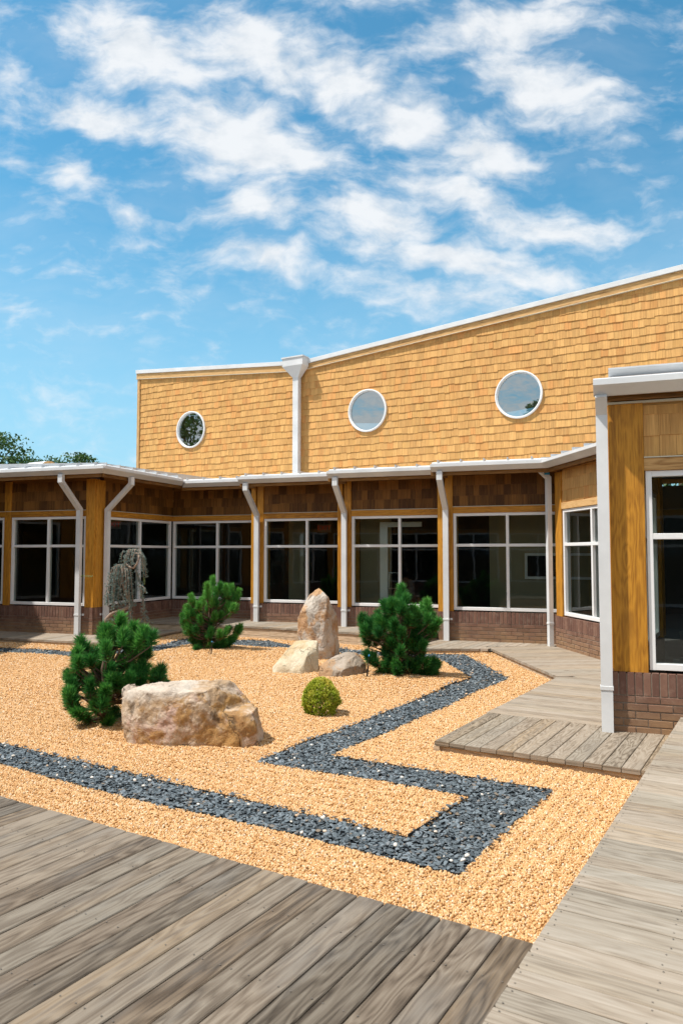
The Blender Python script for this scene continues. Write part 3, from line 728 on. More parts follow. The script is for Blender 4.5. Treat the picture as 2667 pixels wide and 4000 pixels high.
def roof(wall, parent, a0, a1, o, zt, back, slope=0.03, seams=True, mit0=0.0, mit1=0.0):
    mb = MB()
    ez = (UP + wall.n*-slope*-1*0).normalized()
    sl = Vector((-wall.n.x, -wall.n.y, slope)).normalized(); nz = sl.cross(wall.d)
    if nz.z < 0: nz = -nz
    L = back+o
    mb.prism(wall.at(a0, o, zt+0.0), wall.d, a1-a0, [(0, 0), (L, 0), (L, 0.02), (0, 0.02)], sl, nz, cut0=-mit0, cut1=-mit1)
    a = a0 + 0.12
    while seams and a < a1:
        mb.box(wall.at(a, o+0.01, zt+0.02), sl, L-0.02, wall.d, 0.02, nz, 0.07, 0.0); a += 0.406
    r = mb.build('roof', 'roof_metal', parent)
    s = MB()
    s.prism(wall.at(a0, o-0.07, zt-0.03), wall.d, a1-a0, [(0, 0), (L-0.1, 0), (L-0.1, 0.02), (0, 0.02)], sl, nz, cut0=-mit0, cut1=-mit1)
    wall.box(s, a0 + mit0*0 + 0.001, a1-0.001, o-0.05, o-0.012, zt-0.19, zt-0.012, 'a', 0.002)
    s.build('soffit', 'soffit_wood', parent)
    return r

def downspout(wall, parent, a, o, zt, z0, tab=1, tape=False, wall_t=0.075, elbow=True):
    """rectangular pipe from the gutter outlet, an elbow back to the wall and a straight run down"""
    w2 = 0.05; h2 = 0.038
    if elbow: path = [(o+0.065, zt-0.12), (o+0.065, zt-0.26), (wall_t+0.04, zt-0.26-max(0.1, (o-wall_t)*0.95)), (wall_t+0.04, z0)]
    else: path = [(o+0.05, zt-0.12), (wall_t+0.04, zt-0.27), (wall_t+0.04, z0)]
    mb = MB(); n = len(path); secs = []
    for i, (t, z) in enumerate(path):
        d0 = Vector(path[i])-Vector(path[i-1]) if i else Vector(path[1])-Vector(path[0])
        d1 = Vector(path[i+1])-Vector(path[i]) if i < n-1 else d0
        d0.normalize(); d1.normalize(); bis = (d0+d1).normalized(); k = h2/max(0.35, bis.dot(d0))
        q = Vector((-bis.y, bis.x))*k
        secs.append([(-w2, t-q.x, z-q.y), (w2, t-q.x, z-q.y), (w2, t+q.x, z+q.y), (-w2, t+q.x, z+q.y)])
    for sc_ in secs:
        for (aa, t, z) in sc_: mb.v.append(wall.at(a+aa, t, z))
    for i in range(n-1):
        for k in range(4):
            mb.face((i*4+k, i*4+(k+1) % 4, (i+1)*4+(k+1) % 4, (i+1)*4+k), [(0, 0)]*4, 0.5)
    mb.face((0, 1, 2, 3), [(0, 0)]*4, 0.5); mb.face(tuple(4*(n-1)+k for k in range(4)), [(0, 0)]*4, 0.5)
    p = mb.build('downspout', 'white_metal', parent)
    s = MB(); zz = z0+0.30 if z0 > 0.15 else 0.45
    wall.box(s, a-w2-.006, a+w2+.006, wall_t-0.002, wall_t+0.084, zz, zz+0.035, 'a', .002)
    if tab: wall.box(s, *((a+w2+.006, a+w2+.05) if tab > 0 else (a-w2-.05, a-w2-.006)), wall_t-0.028, wall_t-0.02, zz-.002, zz+.037, 'a')
    s.build('strap', 'white_metal', p)
    if tape:
        tp = MB(); wall.box(tp, a-w2-.003, a+w2+.003, wall_t+0.03, wall_t+0.13, zt-0.22, zt-0.18, 'a'); tp.build('tape', 'blue_tape', p)
    return p

def bay(parent, wall, a0, a1, win, z0, zt=3.24, o=0.6, posts=(), back=2.2, band_top=3.10, drop=True, mulls=None, roof_a=None, band='cedar_shingle_shaded', expo=0.19, gm=(0, 0), soff=True):
    """everything of one stretch of window wall"""
    brick_base(wall, parent, a0, a1, z0)
    w0, w1 = win
    mulls = [(w0+w1)/2] if mulls is None else mulls
    window(wall, parent, w0, w1, mulls)
    for (p0, p1, zz) in posts:
        mb = MB(); wall.box(mb, p0, p1, -0.14, 0.028, 0.607, zz, 'z', 0.005); mb.build('post', 'stained_post', parent)
    lo = max([p1 for (p0, p1, _) in posts if p1 <= w0+.05] + [a0]); hi = min([p0 for (p0, p1, _) in posts if p0 >= w1-.05] + [a1])
    mb = MB(); wall.box(mb, lo+.001, hi-.001, -0.12, 0.02, ZT+0.003, ZT+0.115, 'a', 0.004); mb.build('header_trim', 'fresh_trim' if band != 'cedar_shingle_shaded' else 'stained_post', parent)
    if drop:
        mb = MB(); wall.box(mb, lo+.001, hi-.001, -0.02, 0.034, ZT+0.1165, ZT+0.126, 'a'); mb.build('drip_cap', 'drip_cap', parent)
    mb = MB(); wall.box(mb, lo, hi, -0.12, -0.012, ZT+0.116, zt+0.01, 'a')
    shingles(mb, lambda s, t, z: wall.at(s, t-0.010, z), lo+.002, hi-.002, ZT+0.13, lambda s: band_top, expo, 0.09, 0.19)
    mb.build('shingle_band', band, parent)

DA = (0.9466, -0.3223)
# ---- recessed glazed wing in the middle
mid = thing('glazed_wing', 'low glazed wing in the middle with stepped dark window bays below the tall wall', 'building', (0, 15.4, 0))
BAYS = [  # left end of the window, bay length, window end, roof overhang
 ((-3.90, 17.0), 2.45, 2.25, 0.0), ((-1.655, 15.72), 2.107, 1.95, 0.0), ((0.202, 14.635), 2.107, 1.95, 0.0), ((2.06, 13.55), 2.3, 1.95, 0.0)]
BZ = [3.25, 3.24, 3.24, 3.24]
for k, (p, L, we, _) in enumerate(BAYS):
    wl = Wall(p, DA); z0 = ZR if k < 3 else ZL
    lead = 0.0 if k == 0 else 0.16
    posts = [(we+0.003, we+0.15, 3.1)] if k < 3 else []
    if k: posts.append((-0.15, -0.003, 3.12))
    bay(mid, wl, -lead-(0.0 if k == 0 else 0.02), L if k else 2.45, (0.0, we), z0, BZ[k], 0.6, posts, mulls=[1.145 if k == 0 else 0.978])
    if k:   # the return of the step: brick and boarding
        rt = Wall(wl.at(-lead-.022, 0, 0)[:2], -wl.n)
        mb = MB(); rt.box(mb, -0.045, 0.55, -0.1, 0.0, ZS-0.03, 3.12, 'z', 0.003); mb.build('post', 'stained_post', mid)
        mb = MB(); rt.box(mb, -0.047, 0.55, -0.1, 0.004, -0.05, ZS-0.032, 'a', 0.003); mb.build('brick_return', 'brick', mid)
    ga0 = {0: 0.60, 1: -0.27, 2: -0.27, 3: -0.27}[k]; ga1 = {0: 2.32, 1: 1.99, 2: 1.99, 3: 1.83}[k]
    gutter(wl, mid, ga0, ga1, 0.6, BZ[k], mit0=(-1.0 if k == 0 else 0.0)*-1, mit1=(0.62*-1 if k == 3 else 0))
    roof(wl, mid, ga0-0.02, ga1+0.05, 0.6, BZ[k]+0.0, 2.6, mit0=(1.0 if k == 0 else 0))
    if k: downspout(wl, mid, -0.118, 0.6, BZ[k], z0)
# return wall that closes the recess at the left
ret = Wall((-4.84, 14.45), (0.94, 2.55))
left = thing('glazed_wing', 'low glazed wing at the far left, its two downspouts flanking a brick corner', 'building', (-5.5, 14.8, 0))
bay(left, ret, 0.0, 2.72, (0.27, 2.66), ZL, 3.27, 0.6, [(0.0, 0.26, 3.12)], mulls=[1.49])
LW = Wall((-9.0, 15.867), DA)                                        # runs to the corner at 4.40
LC = (Vector((-4.84, 14.45, 0)) - LW.p).dot(LW.d)
lwz = 3.29
bay(left, LW, LC-2.22, LC, (LC-2.05, LC-0.22), ZL, lwz, 0.6, [(LC-0.21, LC-0.0, 3.14)], mulls=[LC-1.135])
bay(left, LW, LC-4.30, LC-2.222, (LC-4.2, LC-2.24), ZL, lwz, 0.6, [(LC-2.222-.0, LC-2.06, 3.14)])
gutter(LW, left, -1.0, LC+0.6, 0.6, lwz, mit1=1.0)
roof(LW, left, -1.0, LC+0.6, 0.6, lwz, 3.9, mit1=1.0)
gutter(ret, left, -0.6, 2.12, 0.6, lwz, mit0=-1.0, mit1=-1.0)
roof(ret, left, -0.6, 2.12, 0.6, lwz, 2.4, mit0=-1.0, mit1=-1.0)
downspout(LW, left, LC-0.29, 0.6, lwz, ZL, tab=1)
downspout(ret, left, 0.22, 0.6, lwz, ZL, tab=-1)

# ---- right wing: angled wall, hidden return and the near corner
right = thing('glazed_wing', 'glazed wing at the right with a thick stained post on a brick corner', 'building', (3.6, 9.5, 0))
EW = Wall((3.695, 12.62), (0.13, -0.99))
bay(right, EW, 0.0, 3.0, (0.25, 2.28), ZL, 3.22, 0.22, [(0.0, 0.24, 3.05), (2.29, 2.98, 3.05)], mulls=[1.27], band='cedar_shingle_sunny', drop=False, band_top=3.06)
gutter(EW, right, -0.28, 3.15, 0.22, 3.24, mit0=0.55)
roof(EW, right, -0.2, 3.2, 0.22, 3.24, 3.0, mit0=0.4)
mb = MB(); EW.box(mb, 0.0, 3.0, 0.0, 0.035, 3.075, 3.09, 'a'); mb.build('drip_cap', 'soffit_wood', right)
downspout(EW, right, -0.06, 0.22, 3.24, ZL, tab=-1, tape=True, elbow=False)
FW = Wall((2.43, 6.70), (0.94, -0.342))
RB = Wall(EW.at(2.98, 0, 0)[:2], (FW.p - EW.at(2.98, 0, 0))[:2])
RL = (FW.p - RB.p).length
bay(right, RB, 0.0, RL-0.10, (0.35, RL-0.4), ZL, 3.2, 0.22, [(0.0, 0.34, 3.05), (RL-0.39, RL-0.15, 3.05)], mulls=[0.35+(RL-0.75)/3, 0.35+(RL-0.75)*2/3], band='cedar_shingle_sunny', band_top=3.02)
bay(right, FW, 0.0, 3.4, (0.325, 2.35), ZL, 3.17, 0.2, [(0.022, 0.315, 3.02), (2.36, 2.6, 3.02)], band='cedar_shingle_sunny', band_top=3.0, mulls=[1.34])
mb = MB(); FW.box(mb, -0.03, 3.4, 0.0, 0.05, 3.022, 3.04, 'a'); mb.build('drip_cap', 'drip_cap', right)
mb = MB(); FW.box(mb, 0.0, 3.4, -0.1, 0.03, 3.042, 3.15, 'a', .003); mb.build('fascia', 'soffit_wood', right)
gutter(FW, right, -0.10, 3.5, 0.17, 3.20)
roof(FW, right, -0.02, 3.5, 0.12, 3.235, 3.0, seams=False)
mb = MB(); mb.prism(FW.at(0.03, 0.06, 3.27), FW.d, 3.4, [(0, 0), (0.012, 0), (0.075, 0.055), (0.075, 0.068), (0.055, 0.068)], FW.n, UP); mb.build('roof_edge', 'white_metal', right)
downspout(FW, right, -0.036, 0.17, 3.20, ZL, tab=0, elbow=False, wall_t=0.05)

# ---- the tall shingled hall behind
hall = thing('tall_hall', 'tall hall of golden cedar shingles with three porthole windows', 'building', (0, 16.5, 3.0))
TW = Wall((0.58, 16.05), (0.8616, -0.5075))
TW.n = Vector((-0.5075, -0.8616, 0))
SL, SV, SR = -7.035, -1.80, 9.0
def roofline(s): return 6.16 + (SV-s)*0.085 if s < SV else 6.14 + (s-SV)*0.079
RING = 0.475
PORT = [(-5.13, 4.83), (0.0, 4.81), (3.385, 4.79)]
PORT4 = (7.35, 4.79)
ports = PORT + [PORT4]
mb = MB()
for (a, b) in ((SL, SV), (SV, SR)):     # boarding behind the shingles, with round openings left by strips
    k = int((b-a)/0.02)
    for i in range(k):
        s0 = a+(b-a)*i/k; s1 = a+(b-a)*(i+1)/k; sm = (s0+s1)/2; top = roofline(sm)-0.03
        cuts = [(2.9, top)]
        for (ps, pz) in ports:
            m = abs(sm-ps)
            if m < RING-0.04:
                h = math.sqrt((RING-0.04)**2-m*m); cuts = [(2.9, pz-h), (pz+h, top)]
        if len(cuts) == 1 and i % 1 == 0:
            pass
        for (lo, hi) in cuts:
            bb = len(mb.v)
            mb.v.extend([TW.at(s0, -0.01, lo), TW.at(s1, -0.01, lo), TW.at(s1, -0.01, hi), TW.at(s0, -0.01, hi)])
            mb.face((bb, bb+1, bb+2, bb+3), [(lo, s0), (lo, s1), (hi, s1), (hi, s0)], 0.4)
mb.build('wall', 'cedar_shingle_sunny', hall)
mb = MB()
shingles(mb, lambda s, t, z: TW.at(s, t-0.008, z), SL+0.09, SV-0.12, 2.98, lambda s: roofline(s)-0.235, 0.156, 0.085, 0.175, [(p[0], p[1], RING-0.03) for p in ports], stag=0.016, thick=0.016)
shingles(mb, lambda s, t, z: TW.at(s, t-0.008, z), SV-0.12, SR, 2.98, lambda s: roofline(s)-0.235, 0.156, 0.085, 0.175, [(p[0], p[1], RING-0.03) for p in ports], stag=0.016, thick=0.016)
mb.build('shingle_cladding', 'cedar_shingle_sunny', hall)
def sloped(s0, s1, dz0, dz1, t0, t1, m, name, ch=0.003):
    p0 = TW.at(s0, t0, roofline(s0+1e-4 if s0 >= SV else s0)+dz0); p1 = TW.at(s1, t0, roofline(s1-1e-4 if s1 <= SV else s1)+dz0)
    q = MB(); ax = (p1-p0).normalized()
    q.box(p0, ax, (p1-p0).length, TW.n, t1-t0, UP, dz1-dz0, ch); return q.build(name, m, hall)
for (a, b) in ((SL-0.03, SV-0.0), (SV+0.0, SR)):
    sloped(a, b, -0.095, 0.0, -0.3, 0.075, 'white_metal', 'roof_edge')
    sloped(a, b, -0.235, -0.097, -0.1, 0.045, 'fresh_trim', 'fascia')
    sloped(a-0.02, b, -0.247, -0.2365, -0.02, 0.055, 'drip_cap', 'drip_cap')
mb = MB(); TW.box(mb, SL-0.01, SL+0.085, -0.3, 0.03, 2.9, roofline(SL)-0.25, 'z', .004); mb.build('corner_board', 'fresh_trim', hall)
# the rest of the shell
mb = MB(); D = 9.0
TW.box(mb, SL, SL+0.1, -D, -0.31, 2.9, 6.4, 'a')
mb.build('side_wall', 'cedar_shingle_sunny', hall)
mb = MB()
for (a, b) in ((SL, SV), (SV, SR)):
    mb.poly([TW.at(a, 0.03, roofline(a)-0.05), TW.at(b, 0.03, roofline(b)-0.05), TW.at(b, -D, roofline(b)-0.05), TW.at(a, -D, roofline(a)-0.05)])
mb.build('roof', 'roof_metal', hall)
for (ps, pz) in ports:
    mb = MB(); n = 56
    prof = [(RING, 0.0), (RING, 0.045), (RING-0.022, 0.05), (RING-0.026, 0.036), (RING-0.042, 0.036), (RING-0.046, 0.012), (RING-0.046, -0.06)]
    for i in range(n):
        a = 2*math.pi*i/n
        for (r, t) in prof: mb.v.append(TW.at(ps+math.cos(a)*r, t, pz+math.sin(a)*r))
    m = len(prof)
    for i in range(n):
        j = (i+1) % n
        for k in range(m-1): mb.face((i*m+k, j*m+k, j*m+k+1, i*m+k+1), [(0, 0)]*4, 0.5)
    pw = mb.build('porthole', 'white_frame', hall)
    g = MB(); g.poly([TW.at(ps+math.cos(2*math.pi*i/n)*(RING-0.04), -0.01, pz+math.sin(2*math.pi*i/n)*(RING-0.04)) for i in range(n)])
    g.build('pane', 'porthole_glass', pw)
# conductor head in the roof valley and its pipe down to the low roof
mb = MB()
zc = roofline(SV)
def ring4(w, t1, z): return [TW.at(SV-w, 0.06 if w > 0.1 else 0.07, z), TW.at(SV+w, 0.06 if w > 0.1 else 0.07, z), TW.at(SV+w, t1, z), TW.at(SV-w, t1, z)]
for (w, t1, z) in ((0.30, 0.34, zc+0.06), (0.30, 0.34, zc+0.03), (0.28, 0.32, zc+0.03), (0.28, 0.32, zc-0.15), (0.078, 0.19, zc-0.40)): mb.v.extend(ring4(w, t1, z))
for i in range(4):
    for k in range(4): mb.face((i*4+k, i*4+(k+1) % 4, (i+1)*4+(k+1) % 4, (i+1)*4+k), [(0, 0)]*4, 0.5)
mb.face((0, 1, 2, 3), [(0, 0)]*4, 0.5)
ch = mb.build('conductor_head', 'white_metal', hall)
mb = MB(); TW.box(mb, SV-0.077, SV+0.077, 0.07, 0.19, 2.9, zc-0.40, 'z', .004); mb.build('downspout', 'white_metal', hall)

# ---- what is behind the glass
rm = MB(); cl = MB(); pl_ = MB(); dk = MB()
dk.poly([TW.at(SL-1, 2.3, 0.05), TW.at(SR, 2.3, 0.05), TW.at(SR, -8, 0.05), TW.at(SL-1, -8, 0.05)])
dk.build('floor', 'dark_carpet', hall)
cl.poly([TW.at(SL-1, 0.0, 2.86), TW.at(SR, 0.0, 2.86), TW.at(SR, -8, 2.86), TW.at(SL-1, -8, 2.86)]); cl.build('ceiling', 'ceiling_tile', hall)
BW_ = -7.5
def inner_wall(segs, t, m='dark_room'):
    q = MB()
    for (a, b, z0, z1) in segs: TW.box(q, a, b, t-0.12, t, z0, z1, 'a')
    return q.build('partition', m, hall)
q = MB(); TW.box(q, SL-1.1, SL-1.0, -8.0, 1.2, 0.05, 2.86, 'z'); q.build('partition', 'dark_room', hall)
q = MB(); LW.box(q, -1.1, -1.0, -4.0, -0.1, 0.05, 2.9, 'z'); q.build('partition', 'dark_room', left)
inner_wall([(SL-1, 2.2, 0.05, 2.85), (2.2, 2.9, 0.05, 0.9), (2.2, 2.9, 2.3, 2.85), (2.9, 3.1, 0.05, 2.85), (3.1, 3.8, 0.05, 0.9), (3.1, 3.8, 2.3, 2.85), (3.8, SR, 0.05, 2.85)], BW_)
# tan plaster pieces close behind the bays
for (k, a0, a1, t) in ((1, -0.1, 0.28, -1.6), (2, -0.10, 0.55, -0.9), (3, 0.46, 2.6, -1.5)):
    wl = Wall(BAYS[k][0], DA); q = MB(); wl.box(q, a0, a1, t-0.12, t, 0.05, 2.85, 'z'); q.build('partition', 'tan_plaster', mid)
w3 = Wall(BAYS[3][0], DA)
q = MB()
for (a0, a1, z0, z1) in ((1.15, 2.5, 1.62, 1.67), (1.15, 2.5, 1.16, 1.21), (1.15, 1.20, 1.21, 1.62)): w3.box(q, a0, a1, -1.498, -1.46, z0, z1, 'a')
q.build('picture_rail', 'white_frame', mid)
q = MB(); w3.box(q, 1.201, 2.0, -1.497, -1.48, 1.211, 1.619, 'a'); q.build('screen', 'screen_black', mid)
w2_ = Wall(BAYS[2][0], DA)
q = MB()
w2_.box(q, 0.44, 0.60, -0.56, -0.50, 0.12, 2.3, 'z', .003); w2_.box(q, 0.60, 1.30, -0.56, -0.50, 2.2, 2.3, 'a', .003)
dr = q.build('door', 'white_frame', mid)
q = MB(); q.tube([w2_.at(0.64, -0.50, 0.97), w2_.at(0.64, -0.43, 0.97), w2_.at(0.64, -0.43, 1.27), w2_.at(0.64, -0.50, 1.27)], [0.012]*4, 8)
q.tube([w2_.at(0.64, -0.43, 0.97), w2_.at(0.84, -0.43, 0.955), w2_.at(0.84, -0.43, 1.285), w2_.at(0.64, -0.43, 1.27)], [0.012]*4, 8); q.build('handle', 'steel', dr)
# left wing and right wing rooms
q = MB(); LW.box(q, -1.0, LC-0.12, -4.2, -4.0, 0.05, 2.9, 'z'); q.build('partition', 'dark_room', left)
q = MB(); q.poly([LW.at(-1, -0.1, 0.05), LW.at(LC-.1, -0.1, 0.05), LW.at(LC-.1, -4, 0.05), LW.at(-1, -4, 0.05)]); q.build('floor', 'dark_carpet', left)
q = MB(); q.poly([LW.at(-1, -0.1, 2.87), LW.at(LC-.1, -0.1, 2.87), LW.at(LC-.1, -4, 2.87), LW.at(-1, -4, 2.87)]); q.build('ceiling', 'ceiling_tile', left)
q = MB(); q.poly([FW.at(0.1, -0.12, 0.06), FW.at(3.4, -0.12, 0.06), FW.at(5.2, -6, 0.06), EW.at(0.1, -0.12, 0.06), EW.at(2.9, -0.12, 0.06)]); q.build('floor', 'dark_carpet', right)
q = MB(); q.poly([FW.at(0.1, -0.12, 2.88), FW.at(3.4, -0.12, 2.88), FW.at(5.2, -6, 2.88), EW.at(0.1, -0.12, 2.88), EW.at(2.9, -0.12, 2.88)]); q.build('ceiling', 'ceiling_tile', right)
q = MB(); FW.box(q, 3.2, 3.35, -7.5, -0.12, 0.05, 2.9, 'z'); q.build('partition', 'tan_plaster', right)
q = MB(); EW.box(q, 0.3, 3.3, -3.2, -3.05, 0.05, 2.9, 'z'); q.build('partition', 'tan_plaster', right)

def exit_sign(label, x, y, z):
    t = thing('exit_sign', label, 'exit sign', (x, y, z), 'exit signs behind the glass')
    q = MB(); q.box((x-0.16, y, z-0.10), (1, 0, 0), 0.32, (0, 1, 0), 0.05, (0, 0, 1), 0.2, 0.006); q.build('housing', 'ceiling_tile', t)
    q = MB(); q.box((x-0.01, y+0.02, z+0.1), (0, 0, 1), 2.86-z-0.1, (1, 0, 0), 0.02, (0, 1, 0), 0.02); q.build('hanger', 'ceiling_tile', t)
    fc = bpy.data.curves.new('lettering', 'FONT'); fc.body = 'EXIT'; fc.size = 0.155; fc.align_x = 'CENTER'; fc.align_y = 'CENTER'; fc.extrude = 0.002
    fo = bpy.data.objects.new('tmp', fc); COL.objects.link(fo)
    me = bpy.data.meshes.new_from_object(fo.evaluated_get(bpy.context.evaluated_depsgraph_get())); bpy.data.objects.remove(fo)
    me.materials.clear(); me.materials.append(MATS['exit_red']); me.name = 'lettering'
    o = bpy.data.objects.new('lettering', me); COL.objects.link(o); o.parent = t; o.location = (0, -0.004, 0); o.rotation_euler = (rad(90), 0, 0)
exit_sign('red exit sign hanging inside behind the window left of the standing stone', -0.40, 17.0, 2.25)
exit_sign('red exit sign inside the far left wing, above the weeping cedar', -5.15, 16.6, 2.32)

# the dark armchair seen through the near window
ch0 = FW.at(1.10, -0.95, 0.06)
arm = thing('armchair', 'dark armchair behind the near right window', 'chair', ch0)
def cushion(name, c, sx, sy, sz, tilt=0.0):
    bm = bmesh.new(); bmesh.ops.create_cube(bm, size=1.0)
    bmesh.ops.bevel(bm, geom=bm.edges[:], offset=0.16, segments=3, affect='EDGES')
    m4 = Matrix.Translation(ch0 + FW.d*c[0] + FW.n*c[1] + UP*c[2]) @ Matrix.Rotation(math.atan2(FW.d.y, FW.d.x)+0.6, 4, 'Z') @ Matrix.Rotation(tilt, 4, 'X') @ Matrix.Diagonal((sx, sy, sz, 1))
    bm.transform(m4); me = bpy.data.meshes.new(name); bm.to_mesh(me); bm.free(); me.materials.append(MATS['chair_vinyl'])
    for p in me.polygons: p.use_smooth = True
    o = bpy.data.objects.new(name, me); COL.objects.link(o); o.parent = arm; o.matrix_parent_inverse = WM(arm).inverted(); return o
cushion('seat', (0, 0, 0.32), 0.62, 0.6, 0.24); cushion('backrest', (-0.12, -0.28, 0.62), 0.62, 0.2, 0.62, rad(-14))
cushion('armrest', (-0.30, 0.12, 0.46), 0.14, 0.6, 0.22); cushion('armrest', (0.28, -0.10, 0.46), 0.14, 0.6, 0.22)

# roof hood on the far left roof
hv = thing('roof_hood', 'small white barrel roof hood with a tan end on the far left roof', 'vent', (-6.85, 17.3, 3.5))
q = MB(); n = 14; hx, hy, hz = -6.6, 17.3, 3.64
for k, (yy_) in enumerate((0.0, 0.9)):
    for i in range(n+1):
        a = math.pi*i/n; q.v.append(Vector((hx - 0.30 + 0.22*math.cos(a) + yy_*-0.6, hy - 0.05 + yy_*0.35, hz + 0.21*math.sin(a))))
for i in range(n): q.face((i, i+1, n+2+i, n+1+i), [(0, 0)]*4, 0.5)
q.build('hood', 'white_metal', hv)
q = MB(); q.poly([(hx - 0.30 + 0.215*math.cos(math.pi*i/n), hy-0.052, hz + 0.205*math.sin(math.pi*i/n)) for i in range(n+1)]); q.build('end_panel', 'fresh_trim', hv)
q = MB(); q.box((hx-0.95, hy-0.1, hz-0.3), (1, 0, 0), 0.95, (0, 1, 0), 0.5, (0, 0, 1), 0.305); q.build('curb', 'roof_metal', hv)

# ---- unseen wing added behind the viewer to darken the window reflections
near = thing('added_wing', 'added shingled wing behind the near deck, keeping the window reflections dark', 'building', (-1.0, -1.5, 0))
eave = [(-7.6, 6.9), (-4.3, 2.35), (3.3, -2.2), (4.5, -2.9), (2.5, -7.0), (-9.5, 1.5)]
mb = MB(); top = [Vector((x, y, 3.36)) for (x, y) in eave]; bot = [Vector((x, y, 3.20)) for (x, y) in eave]
mb.poly(top); mb.poly(bot[::-1])
for i in range(len(eave)):
    j = (i+1) % len(eave); mb.poly([bot[i], bot[j], top[j], top[i]])
mb.build('roof', 'white_metal', near)
PW = Wall((3.2, -3.0), (-0.857, 0.515))
for k in range(3):
    bay(near, PW, k*2.4, k*2.4+2.4, (0.2+k*2.4, 2.2+k*2.4), ZN, 3.2, 0.6, [(k*2.4, k*2.4+0.19, 3.2), (k*2.4+2.21, k*2.4+2.398, 3.2)])
PW3 = Wall((-7.4, 5.9), (-0.10, 0.995))
PW2 = Wall(PW.at(7.2, 0, 0)[:2], (-0.62, 0.78))
for k in range(3):
    bay(near, PW2, k*2.4, k*2.4+2.4, (0.2+k*2.4, 2.2+k*2.4), ZN, 3.2, 0.6, [(k*2.4, k*2.4+0.19, 3.2), (k*2.4+2.21, k*2.4+2.398, 3.2)])
for k in range(4):
    bay(near, PW3, k*2.4, k*2.4+2.4, (0.2+k*2.4, 2.2+k*2.4), ZN, 3.2, 0.6, [(k*2.4, k*2.4+0.19, 3.2), (k*2.4+2.21, k*2.4+2.398, 3.2)])
gutter(PW3, near, -0.2, 9.4, 0.5, 3.28); roof(PW3, near, -0.2, 9.4, 0.5, 3.28, 4.0)
mb = MB(); PW3.box(mb, -1, 9.6, -3.1, -3.0, 0, 3.3, 'z'); PW.box(mb, -0.5, 9.5, -3.1, -3.0, 0, 3.3, 'z'); PW2.box(mb, -1.5, 7.5, -3.1, -3.0, 0, 3.3, 'z'); mb.build('partition', 'dark_room', near)
